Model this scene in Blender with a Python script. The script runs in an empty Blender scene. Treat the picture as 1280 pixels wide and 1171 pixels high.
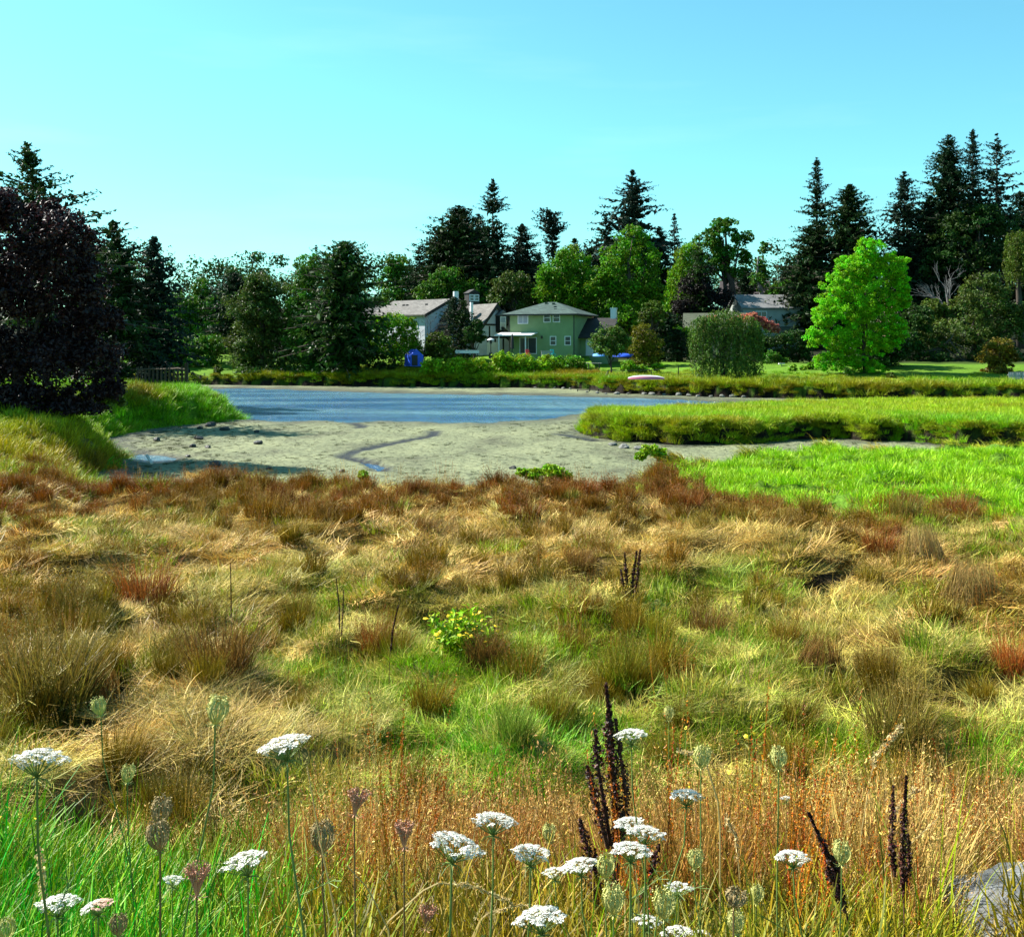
import bpy, bmesh, math, random
import numpy as np
from mathutils import Vector, Matrix

# ------------------------------------------------------------------ camera, sky, sun, exposure
SC = bpy.context.scene
COL = SC.collection
F, CX, HZ, CAMZ = 1400.0, 640.0, 436.0, 4.6      # focal length (px of the 1280 px photo), horizon row, eye height
cam_data = bpy.data.cameras.new("camera")
cam = bpy.data.objects.new("camera", cam_data)
COL.objects.link(cam)
cam.location = (0, 0, CAMZ)
cam.rotation_euler = (math.radians(90), 0, 0)
cam_data.sensor_width = 36.0
cam_data.sensor_fit = 'HORIZONTAL'
cam_data.lens = F / 1280.0 * 36.0
cam_data.shift_y = -(585.5 - HZ) / 1280.0
cam_data.clip_start = 0.05
cam_data.clip_end = 6000
SC.camera = cam

SUN_AZ, SUN_EL = math.radians(-66), math.radians(41)     # azimuth from +Y towards +X
world = bpy.data.worlds.new("World")
SC.world = world
world.use_nodes = True
wn = world.node_tree.nodes
wl = world.node_tree.links
wn.clear()
w_out = wn.new("ShaderNodeOutputWorld")
w_bg = wn.new("ShaderNodeBackground")
w_sky = wn.new("ShaderNodeTexSky")
w_sky.sky_type = 'NISHITA'
w_sky.sun_disc = False
w_sky.sun_elevation = SUN_EL
w_sky.sun_rotation = SUN_AZ % (2 * math.pi)
w_sky.air_density = 1.0
w_sky.dust_density = 0.6
w_sky.ozone_density = 1.0
w_mul = wn.new("ShaderNodeMix")
w_mul.data_type = 'RGBA'
w_mul.blend_type = 'MULTIPLY'
w_mul.inputs[0].default_value = 1.0
w_mul.inputs[7].default_value = (0.56, 1.17, 1.10, 1)      # the photograph's sky is a clear cyan
w_bg.inputs['Strength'].default_value = 0.068
wl.new(w_sky.outputs[0], w_mul.inputs[6])
# a few faint high cloud wisps
w_tc = wn.new("ShaderNodeTexCoord"); w_map = wn.new("ShaderNodeMapping"); w_map.inputs['Scale'].default_value = (2.0, 2.0, 14.0)
w_nz = wn.new("ShaderNodeTexNoise"); w_nz.inputs['Scale'].default_value = 1.6; w_nz.inputs['Detail'].default_value = 6
w_rp = wn.new("ShaderNodeValToRGB"); w_rp.color_ramp.elements[0].position = 0.56; w_rp.color_ramp.elements[0].color = (0, 0, 0, 1)
w_rp.color_ramp.elements[1].position = 0.80; w_rp.color_ramp.elements[1].color = (0.08, 0.08, 0.08, 1)
w_cl = wn.new("ShaderNodeMix"); w_cl.data_type = 'RGBA'; w_cl.inputs[7].default_value = (7.0, 9.0, 9.5, 1)
wl.new(w_tc.outputs['Generated'], w_map.inputs[0]); wl.new(w_map.outputs[0], w_nz.inputs['Vector']); wl.new(w_nz.outputs['Fac'], w_rp.inputs[0])
wl.new(w_rp.outputs[0], w_cl.inputs[0]); wl.new(w_mul.outputs[2], w_cl.inputs[6])
wl.new(w_cl.outputs[2], w_bg.inputs['Color'])
wl.new(w_bg.outputs[0], w_out.inputs['Surface'])

sun_data = bpy.data.lights.new("sun", 'SUN')
sun_data.energy = 5.0
sun_data.angle = math.radians(0.5)
sun_data.color = (1.0, 0.95, 0.86)
sun = bpy.data.objects.new("sun", sun_data)
COL.objects.link(sun)
SUN_DIR = Vector((math.sin(SUN_AZ) * math.cos(SUN_EL), math.cos(SUN_AZ) * math.cos(SUN_EL), math.sin(SUN_EL)))
sun.rotation_euler = SUN_DIR.to_track_quat('Z', 'Y').to_euler()
sun.location = SUN_DIR * 300

SC.view_settings.view_transform = 'Standard'
SC.view_settings.look = 'None'
SC.view_settings.gamma = 1.0
SC.view_settings.use_curve_mapping = False
SC.view_settings.exposure = 1.52
SC.render.engine = 'CYCLES'
SC.cycles.use_denoising = True
SC.cycles.max_bounces = 5
SC.cycles.diffuse_bounces = 3
SC.cycles.glossy_bounces = 2
SC.cycles.transmission_bounces = 3
SC.cycles.transparent_max_bounces = 4
SC.cycles.caustics_reflective = False
SC.cycles.caustics_refractive = False

RNG = np.random.default_rng(20240611)

# ------------------------------------------------------------------ helpers
def tag(o, label=None, cat=None, group=None, kind=None):
    if label: o['label'] = label
    if cat: o['category'] = cat
    if group: o['group'] = group
    if kind: o['kind'] = kind
    return o

def empty(name, loc=(0, 0, 0), rz=0.0):
    o = bpy.data.objects.new(name, None)
    o.empty_display_size = 0.2
    COL.objects.link(o)
    o.location = loc
    o.rotation_euler = (0, 0, rz)
    return o

def thing(name, label, cat, loc=(0, 0, 0), group=None, rz=0.0):
    return tag(empty(name, loc, rz), label, cat, group)

def link_mesh(name, me, parent=None, loc=None, rot=None, scl=None):
    o = bpy.data.objects.new(name, me)
    COL.objects.link(o)
    if parent is not None: o.parent = parent
    if loc is not None: o.location = loc
    if rot is not None: o.rotation_euler = rot
    if scl is not None: o.scale = (scl,) * 3 if isinstance(scl, (int, float)) else scl
    return o

def make_mesh(name, V, Fs, mat=None, col=None, smooth=False):
    """V (n,3); Fs list of int arrays (m,k); col (n,4) point colours"""
    me = bpy.data.meshes.new(name)
    V = np.ascontiguousarray(V, dtype=np.float32)
    me.vertices.add(len(V))
    me.vertices.foreach_set("co", V.ravel())
    Fs = [np.asarray(f, dtype=np.int32) for f in Fs if len(f)]
    if Fs:
        loops = np.concatenate([f.ravel() for f in Fs])
        tot = np.concatenate([np.full(len(f), f.shape[1], dtype=np.int32) for f in Fs])
        start = np.concatenate([[0], np.cumsum(tot)[:-1]]).astype(np.int32)
        me.loops.add(len(loops))
        me.loops.foreach_set("vertex_index", loops)
        me.polygons.add(len(tot))
        me.polygons.foreach_set("loop_start", start)
        try: me.polygons.foreach_set("loop_total", tot)
        except Exception: pass
        me.polygons.foreach_set("use_smooth", np.full(len(tot), bool(smooth)))
    if col is not None:
        a = me.attributes.new("col", 'FLOAT_COLOR', 'POINT')
        a.data.foreach_set("color", np.ascontiguousarray(col, dtype=np.float32).ravel())
    me.update(calc_edges=True)
    me.validate()
    if mat is not None: me.materials.append(mat)
    return me

class MB:
    def __init__(s):
        s.V = []; s.F3 = []; s.F4 = []; s.C = []; s.n = 0
    def add(s, V, F, col=(0.5, 0.5, 0.5, 1)):
        V = np.asarray(V, dtype=np.float64).reshape(-1, 3)
        if isinstance(F, (list, tuple)):
            for f in F:
                f = np.asarray(f, dtype=np.int64)
                if len(f): (s.F3 if f.shape[1] == 3 else s.F4).append(f + s.n)
        else:
            (s.F3 if F.shape[1] == 3 else s.F4).append(F + s.n)
        c = np.asarray(col, dtype=np.float64)
        if c.ndim == 1: c = np.tile(c, (len(V), 1))
        s.V.append(V); s.C.append(c); s.n += len(V)
        return s
    def box(s, c, size, rz=0.0, M=None, col=(0.5, 0.5, 0.5, 1)):
        a = np.array([[x, y, z] for x in (-.5, .5) for y in (-.5, .5) for z in (-.5, .5)]) * np.array(size)
        if rz:
            cr, sr = math.cos(rz), math.sin(rz)
            a = a @ np.array([[cr, sr, 0], [-sr, cr, 0], [0, 0, 1]])
        a = a + np.array(c)
        if M is not None: a = xf(M, a)
        return s.add(a, np.array([[0, 1, 3, 2], [4, 6, 7, 5], [0, 4, 5, 1], [2, 3, 7, 6], [0, 2, 6, 4], [1, 5, 7, 3]]), col)
    def tube(s, P, R, n=6, col=(0.5, 0.5, 0.5, 1), cap=True):
        P = np.asarray(P, float); R = np.broadcast_to(np.asarray(R, float), (len(P),))
        T = np.gradient(P, axis=0)
        T /= np.linalg.norm(T, axis=1)[:, None] + 1e-9
        ref = np.array([0, 0, 1.0]) if abs(T[0][2]) < 0.9 else np.array([1.0, 0, 0])
        A = np.cross(T, ref); A /= np.linalg.norm(A, axis=1)[:, None] + 1e-9
        B = np.cross(T, A)
        th = np.arange(n) * 2 * math.pi / n
        V = P[:, None, :] + R[:, None, None] * (np.cos(th)[None, :, None] * A[:, None, :] + np.sin(th)[None, :, None] * B[:, None, :])
        k = len(P)
        i = np.arange(k - 1)[:, None] * n; j = np.arange(n)[None, :]; j2 = (j + 1) % n
        Fq = np.stack([i + j, i + j2, i + n + j2, i + n + j], -1).reshape(-1, 4)
        V = V.reshape(-1, 3)
        faces = [Fq]
        if cap:
            V = np.vstack([V, P[:1], P[-1:]])
            j = np.arange(n)
            faces.append(np.stack([np.full(n, k * n), (j + 1) % n, j], -1))
            faces.append(np.stack([np.full(n, k * n + 1), (k - 1) * n + j, (k - 1) * n + (j + 1) % n], -1))
        return s.add(V, faces, col)
    def poly_prism(s, pts, d, col=(0.5, 0.5, 0.5, 1)):
        """closed prism: pts (k,3) planar loop, extruded by vector d (triangle fan caps)"""
        P = np.asarray(pts, float); k = len(P); D = np.asarray(d, float)
        V = np.vstack([P, P + D])
        q = np.array([[i, (i + 1) % k, k + (i + 1) % k, k + i] for i in range(k)])
        t = np.array([[0, i + 1, i] for i in range(1, k - 1)] + [[k, k + i, k + i + 1] for i in range(1, k - 1)])
        return s.add(V, [q, t], col)
    def arrays(s):
        return np.vstack(s.V), [np.vstack(f) for f in (s.F3, s.F4) if f], np.vstack(s.C)
    def mesh(s, name, mat, smooth=False):
        V, Fs, C = s.arrays()
        return make_mesh(name, V, Fs, mat, C, smooth)
    def build(s, name, mat, parent=None, smooth=False, loc=None):
        return link_mesh(name, s.mesh(name, mat, smooth), parent, loc)

def xf(M, a):
    a = np.asarray(a, float)
    M = np.array(M)
    return a @ M[:3, :3].T + M[:3, 3]

def at(px, py, Y):
    return np.array([(px - CX) / F * Y, Y, CAMZ - (py - HZ) / F * Y])

def onz(px, py, z=0.0):
    Y = (CAMZ - z) * F / (py - HZ)
    return ((px - CX) / F * Y, Y)

def proj(x, y, z):
    return CX + x / y * F, HZ + (CAMZ - z) / y * F

# ---- noise
_lat = [np.random.default_rng(77 + i).random((256, 256)) for i in range(6)]
def vnoise(x, y, k=0):
    x = np.asarray(x, float); y = np.asarray(y, float)
    xi = np.floor(x).astype(int); yi = np.floor(y).astype(int)
    fx = x - xi; fy = y - yi
    fx = fx * fx * (3 - 2 * fx); fy = fy * fy * (3 - 2 * fy)
    L = _lat[k % 6]
    a = L[xi % 256, yi % 256]; b = L[(xi + 1) % 256, yi % 256]
    c = L[xi % 256, (yi + 1) % 256]; d = L[(xi + 1) % 256, (yi + 1) % 256]
    return (a * (1 - fx) + b * fx) * (1 - fy) + (c * (1 - fx) + d * fx) * fy
def fbm(x, y, k=0, o=4):
    s = 0; a = 0.5; t = 0
    for i in range(o):
        s = s + a * vnoise(x * 2 ** i + 13.7 * i, y * 2 ** i - 7.1 * i, k + i); t += a; a *= 0.5
    return s / t
def sstep(a, b, x):
    t = np.clip((np.asarray(x, float) - a) / (b - a), 0, 1)
    return t * t * (3 - 2 * t)

def poly_sd(x, y, P):
    """signed distance, positive inside polygon P"""
    P = np.asarray(P, float)
    x = np.asarray(x, float); y = np.asarray(y, float)
    d = np.full(x.shape, 1e9); ins = np.zeros(x.shape, bool)
    n = len(P)
    for i in range(n):
        ax, ay = P[i]; bx, by = P[(i + 1) % n]
        ex, ey = bx - ax, by - ay
        t = np.clip(((x - ax) * ex + (y - ay) * ey) / (ex * ex + ey * ey + 1e-12), 0, 1)
        d = np.minimum(d, (x - ax - t * ex) ** 2 + (y - ay - t * ey) ** 2)
        c = ((ay > y) != (by > y)) & (x < ex * (y - ay) / (ey if abs(ey) > 1e-12 else 1e-12) + ax)
        ins ^= c
    d = np.sqrt(d)
    return np.where(ins, d, -d)

# ------------------------------------------------------------------ materials
def nodes_of(m):
    m.use_nodes = True
    nt = m.node_tree
    nt.nodes.clear()
    return nt, nt.nodes, nt.links

def mat_plain(name, rgb, rough=0.7, noise=0.25, scale=6.0, bump=0.0, metallic=0.0, spec=0.3, detail=5.0, stretch=None):
    m = bpy.data.materials.new(name)
    nt, n, l = nodes_of(m)
    out = n.new("ShaderNodeOutputMaterial"); p = n.new("ShaderNodeBsdfPrincipled")
    tc = n.new("ShaderNodeTexCoord"); mp = n.new("ShaderNodeMapping"); nz = n.new("ShaderNodeTexNoise")
    nz.inputs['Scale'].default_value = scale; nz.inputs['Detail'].default_value = detail
    if stretch: mp.inputs['Scale'].default_value = stretch
    rp = n.new("ShaderNodeValToRGB")
    c = np.array(rgb)
    rp.color_ramp.elements[0].position = 0.3; rp.color_ramp.elements[1].position = 0.7
    rp.color_ramp.elements[0].color = (*np.clip(c * (1 - noise), 0, 1), 1)
    rp.color_ramp.elements[1].color = (*np.clip(c * (1 + noise), 0, 1), 1)
    l.new(tc.outputs['Object'], mp.inputs[0]); l.new(mp.outputs[0], nz.inputs['Vector'])
    l.new(nz.outputs['Fac'], rp.inputs[0]); l.new(rp.outputs[0], p.inputs['Base Color'])
    p.inputs['Roughness'].default_value = rough; p.inputs['Metallic'].default_value = metallic
    p.inputs['Specular IOR Level'].default_value = spec
    if bump:
        b = n.new("ShaderNodeBump"); b.inputs['Strength'].default_value = bump; b.inputs['Distance'].default_value = 0.05
        l.new(nz.outputs['Fac'], b.inputs['Height']); l.new(b.outputs[0], p.inputs['Normal'])
    l.new(p.outputs[0], out.inputs[0])
    return m

def mat_leaf(name, rgb, trans=0.35, var=0.5, hue=0.03, spec=0.25, rough=0.5, second=None):
    """foliage: colour times the leaf's own random shade (col.r) and clump shade (col.g)"""
    m = bpy.data.materials.new(name)
    nt, n, l = nodes_of(m)
    out = n.new("ShaderNodeOutputMaterial")
    at_ = n.new("ShaderNodeAttribute"); at_.attribute_name = "col"
    sp = n.new("ShaderNodeSeparateColor"); l.new(at_.outputs['Color'], sp.inputs[0])
    rp = n.new("ShaderNodeValToRGB")
    c = np.array(rgb)
    rp.color_ramp.elements[0].position = 0.0; rp.color_ramp.elements[1].position = 1.0
    rp.color_ramp.elements[0].color = (*np.clip(c * (1 - var), 0, 1), 1)
    c2 = np.array(second) if second is not None else c * (1 + var) * np.array([1.15, 1.0, 0.8])
    rp.color_ramp.elements[1].color = (*np.clip(c2, 0, 1), 1)
    l.new(sp.outputs[0], rp.inputs[0])
    hs = n.new("ShaderNodeHueSaturation")
    mr = n.new("ShaderNodeMapRange"); mr.inputs[3].default_value = 0.5 - hue; mr.inputs[4].default_value = 0.5 + hue
    l.new(sp.outputs[1], mr.inputs[0]); l.new(mr.outputs[0], hs.inputs['Hue'])
    mv = n.new("ShaderNodeMapRange"); mv.inputs[3].default_value = 0.7; mv.inputs[4].default_value = 1.3
    l.new(sp.outputs[1], mv.inputs[0]); l.new(mv.outputs[0], hs.inputs['Value'])
    l.new(rp.outputs[0], hs.inputs['Color'])
    p = n.new("ShaderNodeBsdfPrincipled"); p.inputs['Roughness'].default_value = rough
    p.inputs['Specular IOR Level'].default_value = spec
    l.new(hs.outputs[0], p.inputs['Base Color'])
    if trans > 0:
        t = n.new("ShaderNodeBsdfTranslucent"); mx = n.new("ShaderNodeMixShader"); mx.inputs[0].default_value = trans
        l.new(hs.outputs[0], t.inputs[0]); l.new(p.outputs[0], mx.inputs[1]); l.new(t.outputs[0], mx.inputs[2])
        l.new(mx.outputs[0], out.inputs[0])
    else:
        l.new(p.outputs[0], out.inputs[0])
    return m

def mat_grass(name, src, trans=0.35):
    """blade colour from root tint to tip tint; src 'INSTANCER' (scattered grass) or a pair of colours (single plants)"""
    m = bpy.data.materials.new(name)
    nt, n, l = nodes_of(m)
    out = n.new("ShaderNodeOutputMaterial")
    at_ = n.new("ShaderNodeAttribute"); at_.attribute_name = "col"
    sp = n.new("ShaderNodeSeparateColor"); l.new(at_.outputs['Color'], sp.inputs[0])
    mix = n.new("ShaderNodeMix"); mix.data_type = 'RGBA'
    l.new(sp.outputs[0], mix.inputs[0])
    if src == 'INSTANCER':
        for k, nm in ((6, "tint"), (7, "tint2")):
            a = n.new("ShaderNodeAttribute"); a.attribute_type = 'INSTANCER'; a.attribute_name = nm
            l.new(a.outputs['Color'], mix.inputs[k])
    else:
        mix.inputs[6].default_value = (*src[0], 1); mix.inputs[7].default_value = (*src[1], 1)
    hs = n.new("ShaderNodeHueSaturation")
    mv = n.new("ShaderNodeMapRange"); mv.inputs[3].default_value = 0.35; mv.inputs[4].default_value = 1.6
    mh = n.new("ShaderNodeMapRange"); mh.inputs[3].default_value = 0.485; mh.inputs[4].default_value = 0.515
    l.new(sp.outputs[1], mv.inputs[0]); l.new(mv.outputs[0], hs.inputs['Value'])
    l.new(sp.outputs[2], mh.inputs[0]); l.new(mh.outputs[0], hs.inputs['Hue'])
    l.new(mix.outputs[2], hs.inputs['Color'])
    p = n.new("ShaderNodeBsdfPrincipled"); p.inputs['Roughness'].default_value = 0.55
    p.inputs['Specular IOR Level'].default_value = 0.25
    t = n.new("ShaderNodeBsdfTranslucent"); mx = n.new("ShaderNodeMixShader"); mx.inputs[0].default_value = trans
    l.new(hs.outputs[0], p.inputs['Base Color']); l.new(hs.outputs[0], t.inputs[0])
    l.new(p.outputs[0], mx.inputs[1]); l.new(t.outputs[0], mx.inputs[2]); l.new(mx.outputs[0], out.inputs[0])
    return m

def mat_ground(name, bump=0.6):
    m = bpy.data.materials.new(name)
    nt, n, l = nodes_of(m)
    out = n.new("ShaderNodeOutputMaterial"); p = n.new("ShaderNodeBsdfPrincipled")
    a = n.new("ShaderNodeAttribute"); a.attribute_name = "col"
    tc = n.new("ShaderNodeTexCoord")
    nz = n.new("ShaderNodeTexNoise"); nz.inputs['Scale'].default_value = 9.0; nz.inputs['Detail'].default_value = 8
    l.new(tc.outputs['Object'], nz.inputs['Vector'])
    hs = n.new("ShaderNodeHueSaturation"); mv = n.new("ShaderNodeMapRange")
    mv.inputs[1].default_value = 0.3; mv.inputs[2].default_value = 0.7; mv.inputs[3].default_value = 0.55; mv.inputs[4].default_value = 1.45
    l.new(nz.outputs['Fac'], mv.inputs[0]); l.new(mv.outputs[0], hs.inputs['Value']); l.new(a.outputs['Color'], hs.inputs['Color'])
    b = n.new("ShaderNodeBump"); b.inputs['Strength'].default_value = bump; b.inputs['Distance'].default_value = 0.06
    l.new(nz.outputs['Fac'], b.inputs['Height']); l.new(b.outputs[0], p.inputs['Normal'])
    l.new(hs.outputs[0], p.inputs['Base Color']); p.inputs['Roughness'].default_value = 0.95
    p.inputs['Specular IOR Level'].default_value = 0.1
    l.new(p.outputs[0], out.inputs[0])
    return m

def mat_mud():
    m = bpy.data.materials.new("mud")
    nt, n, l = nodes_of(m)
    out = n.new("ShaderNodeOutputMaterial"); p = n.new("ShaderNodeBsdfPrincipled")
    tc = n.new("ShaderNodeTexCoord")
    wet = n.new("ShaderNodeAttribute"); wet.attribute_name = "col"; sp = n.new("ShaderNodeSeparateColor"); l.new(wet.outputs['Color'], sp.inputs[0])
    big = n.new("ShaderNodeTexNoise"); big.inputs['Scale'].default_value = 0.35; big.inputs['Detail'].default_value = 8; big.inputs['Roughness'].default_value = 0.65
    mp = n.new("ShaderNodeMapping"); mp.inputs['Scale'].default_value = (1.0, 0.45, 1)
    l.new(tc.outputs['Object'], mp.inputs[0]); l.new(mp.outputs[0], big.inputs['Vector'])
    fine = n.new("ShaderNodeTexNoise"); fine.inputs['Scale'].default_value = 3.2; fine.inputs['Detail'].default_value = 9; fine.inputs['Roughness'].default_value = 0.7
    l.new(tc.outputs['Object'], fine.inputs['Vector'])
    vo = n.new("ShaderNodeTexVoronoi"); vo.feature = 'DISTANCE_TO_EDGE'; vo.inputs['Scale'].default_value = 3.6
    wv = n.new("ShaderNodeMix"); wv.data_type = 'VECTOR'; wv.inputs[0].default_value = 0.25
    l.new(tc.outputs['Object'], wv.inputs[4]); l.new(fine.outputs['Color'], wv.inputs[5]); l.new(wv.outputs[1], vo.inputs['Vector'])
    r1 = n.new("ShaderNodeValToRGB")
    e = r1.color_ramp.elements
    e[0].position = 0.32; e[0].color = (0.105, 0.108, 0.058, 1); e[1].position = 0.66; e[1].color = (0.235, 0.25, 0.130, 1)
    k = e.new(0.48); k.color = (0.175, 0.19, 0.100, 1)
    l.new(big.outputs['Fac'], r1.inputs[0])
    r2 = n.new("ShaderNodeValToRGB")       # weed specks and wet pores
    e = r2.color_ramp.elements
    e[0].position = 0.36; e[0].color = (0.3, 0.32, 0.28, 1); e[1].position = 0.47; e[1].color = (1, 1, 1, 1)
    l.new(fine.outputs['Fac'], r2.inputs[0])
    m1 = n.new("ShaderNodeMix"); m1.data_type = 'RGBA'; m1.blend_type = 'MULTIPLY'; m1.inputs[0].default_value = 0.85
    l.new(r1.outputs[0], m1.inputs[6]); l.new(r2.outputs[0], m1.inputs[7])
    r3 = n.new("ShaderNodeValToRGB")
    e = r3.color_ramp.elements
    e[0].position = 0.0; e[0].color = (0.35, 0.36, 0.35, 1); e[1].position = 0.05; e[1].color = (1, 1, 1, 1)
    l.new(vo.outputs['Distance'], r3.inputs[0])
    m2 = n.new("ShaderNodeMix"); m2.data_type = 'RGBA'; m2.blend_type = 'MULTIPLY'; m2.inputs[0].default_value = 0.35
    l.new(m1.outputs[2], m2.inputs[6]); l.new(r3.outputs[0], m2.inputs[7])
    m3 = n.new("ShaderNodeMix"); m3.data_type = 'RGBA'
    m3.inputs[7].default_value = (0.014, 0.016, 0.017, 1)
    l.new(sp.outputs[0], m3.inputs[0]); l.new(m2.outputs[2], m3.inputs[6])
    l.new(m3.outputs[2], p.inputs['Base Color'])
    mr = n.new("ShaderNodeMapRange"); mr.inputs[3].default_value = 0.85; mr.inputs[4].default_value = 0.65
    l.new(sp.outputs[0], mr.inputs[0]); l.new(mr.outputs[0], p.inputs['Roughness'])
    ad = n.new("ShaderNodeMath"); ad.operation = 'ADD'; l.new(fine.outputs['Fac'], ad.inputs[0]); l.new(r3.outputs[0], ad.inputs[1])
    b = n.new("ShaderNodeBump"); b.inputs['Strength'].default_value = 0.8; b.inputs['Distance'].default_value = 0.12
    l.new(ad.outputs[0], b.inputs['Height']); l.new(b.outputs[0], p.inputs['Normal'])
    p.inputs['Specular IOR Level'].default_value = 0.25
    l.new(p.outputs[0], out.inputs[0])
    return m

def mat_water():
    m = bpy.data.materials.new("water")
    nt, n, l = nodes_of(m)
    out = n.new("ShaderNodeOutputMaterial"); p = n.new("ShaderNodeBsdfPrincipled")
    tc = n.new("ShaderNodeTexCoord")
    mp = n.new("ShaderNodeMapping"); mp.inputs['Scale'].default_value = (0.75, 0.20, 1)
    nz = n.new("ShaderNodeTexNoise"); nz.inputs['Scale'].default_value = 0.9; nz.inputs['Detail'].default_value = 8; nz.inputs['Roughness'].default_value = 0.7
    l.new(tc.outputs['Object'], mp.inputs[0]); l.new(mp.outputs[0], nz.inputs['Vector'])
    b = n.new("ShaderNodeBump"); b.inputs['Strength'].default_value = 1.0; b.inputs['Distance'].default_value = 1.2
    l.new(nz.outputs['Fac'], b.inputs['Height']); l.new(b.outputs[0], p.inputs['Normal'])
    bg = n.new("ShaderNodeTexNoise"); bg.inputs['Scale'].default_value = 0.12; bg.inputs['Detail'].default_value = 5
    mp2 = n.new("ShaderNodeMapping"); mp2.inputs['Scale'].default_value = (0.4, 1.6, 1)
    l.new(tc.outputs['Object'], mp2.inputs[0]); l.new(mp2.outputs[0], bg.inputs['Vector'])
    rp = n.new("ShaderNodeValToRGB")
    e = rp.color_ramp.elements
    e[0].position = 0.38; e[0].color = (0.03, 0.115, 0.235, 1); e[1].position = 0.66; e[1].color = (0.14, 0.28, 0.34, 1)
    l.new(bg.outputs['Fac'], rp.inputs[0]); l.new(rp.outputs[0], p.inputs['Base Color'])
    p.inputs['Roughness'].default_value = 0.14
    p.inputs['IOR'].default_value = 1.33
    l.new(p.outputs[0], out.inputs[0])
    return m

def mat_glass(name, rgb=(0.03, 0.04, 0.05)):
    m = bpy.data.materials.new(name)
    nt, n, l = nodes_of(m)
    out = n.new("ShaderNodeOutputMaterial"); p = n.new("ShaderNodeBsdfPrincipled")
    tc = n.new("ShaderNodeTexCoord"); nz = n.new("ShaderNodeTexNoise"); nz.inputs['Scale'].default_value = 0.8
    l.new(tc.outputs['Object'], nz.inputs['Vector'])
    b = n.new("ShaderNodeBump"); b.inputs['Strength'].default_value = 0.03
    l.new(nz.outputs['Fac'], b.inputs['Height']); l.new(b.outputs[0], p.inputs['Normal'])
    p.inputs['Base Color'].default_value = (*rgb, 1); p.inputs['Roughness'].default_value = 0.08
    l.new(p.outputs[0], out.inputs[0])
    return m

def mat_roof(name, rgb):
    """asphalt shingles: courses down the slope with broken joints"""
    m = bpy.data.materials.new(name)
    nt, n, l = nodes_of(m)
    out = n.new("ShaderNodeOutputMaterial"); p = n.new("ShaderNodeBsdfPrincipled")
    tc = n.new("ShaderNodeTexCoord")
    br = n.new("ShaderNodeTexBrick")
    br.inputs['Scale'].default_value = 1.0; br.inputs['Brick Width'].default_value = 0.5; br.inputs['Row Height'].default_value = 0.16
    br.inputs['Mortar Size'].default_value = 0.012
    c = np.array(rgb)
    br.inputs['Color1'].default_value = (*(c * 0.8), 1); br.inputs['Color2'].default_value = (*(c * 1.2), 1); br.inputs['Mortar'].default_value = (*(c * 0.5), 1)
    sx = n.new("ShaderNodeSeparateXYZ"); cx = n.new("ShaderNodeCombineXYZ"); ad = n.new("ShaderNodeMath"); ad.operation = 'ADD'
    l.new(tc.outputs['Object'], sx.inputs[0]); l.new(sx.outputs[0], ad.inputs[0]); l.new(sx.outputs[1], ad.inputs[1])
    l.new(ad.outputs[0], cx.inputs[0]); l.new(sx.outputs[2], cx.inputs[1]); l.new(cx.outputs[0], br.inputs['Vector'])
    nz = n.new("ShaderNodeTexNoise"); nz.inputs['Scale'].default_value = 0.8; nz.inputs['Detail'].default_value = 6
    l.new(tc.outputs['Object'], nz.inputs['Vector'])
    hs = n.new("ShaderNodeHueSaturation"); mv = n.new("ShaderNodeMapRange"); mv.inputs[3].default_value = 0.7; mv.inputs[4].default_value = 1.3
    l.new(nz.outputs['Fac'], mv.inputs[0]); l.new(mv.outputs[0], hs.inputs['Value']); l.new(br.outputs['Color'], hs.inputs['Color'])
    l.new(hs.outputs[0], p.inputs['Base Color']); p.inputs['Roughness'].default_value = 0.9; p.inputs['Specular IOR Level'].default_value = 0.2
    l.new(p.outputs[0], out.inputs[0])
    return m

# ------------------------------------------------------------------ the lie of the land
POND = [(-15.3, 47), (-13.6, 38), (-9.6, 31), (-4, 28.6), (0, 28.0), (2.6, 29.0), (4.6, 35), (9, 38), (16, 40), (30, 42), (90, 44),
        (90, 92), (44, 96), (34, 98.5), (26, 100.6), (18, 105.6), (12.7, 111), (9.4, 115), (9.0, 124), (0, 130), (-10, 132), (-18, 134),
        (-34, 139), (-46, 141), (-62, 138), (-66, 118), (-50, 104), (-36, 97), (-26, 90), (-20.5, 81), (-17.6, 74), (-17.0, 70.5), (-18.3, 67),
        (-19.9, 62), (-19.4, 56.5), (-17.4, 50)]
ISLAND = [(3.8, 57.5), (5.2, 54.4), (7.8, 52.2), (11.9, 53.4), (14.2, 55.6), (16.4, 56.2), (17.2, 54.0), (19.2, 54.6), (20.6, 51.4), (23.5, 50.2), (90, 52),
          (90, 80), (36, 76.5), (23, 75.5), (16, 71), (7.4, 65.5), (4.6, 63.5), (3.6, 60.5)]
WATER = [onz(*p) for p in ((236, 486.5), (300, 484.5), (380, 486.5), (450, 489.5), (560, 492), (700, 494.5), (800, 497), (880, 500.5), (960, 504.5),
                           (850, 509), (745, 517), (690, 525), (610, 529), (540, 528), (480, 527.5), (400, 526), (330, 526.5), (285, 522), (225, 505))]
WATER[0:0] = [(-58, 125)]
PUDDLE = [onz(*p) for p in ((158, 571), (172, 566.5), (196, 568.5), (214, 570), (223, 573), (216, 578), (196, 580), (168, 577))]
RILLS = [[onz(*p) for p in ((541, 541), (540, 546), (530, 549), (512, 552), (495, 555), (474, 559), (452, 564), (436, 568), (428, 573), (446, 576), (462, 580), (473, 585), (480, 592))],
         [onz(*p) for p in ((408, 525), (428, 528), (442, 531), (455, 535), (446, 537))],
         [onz(*p) for p in ((700, 545), (720, 549), (745, 553))]]

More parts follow.
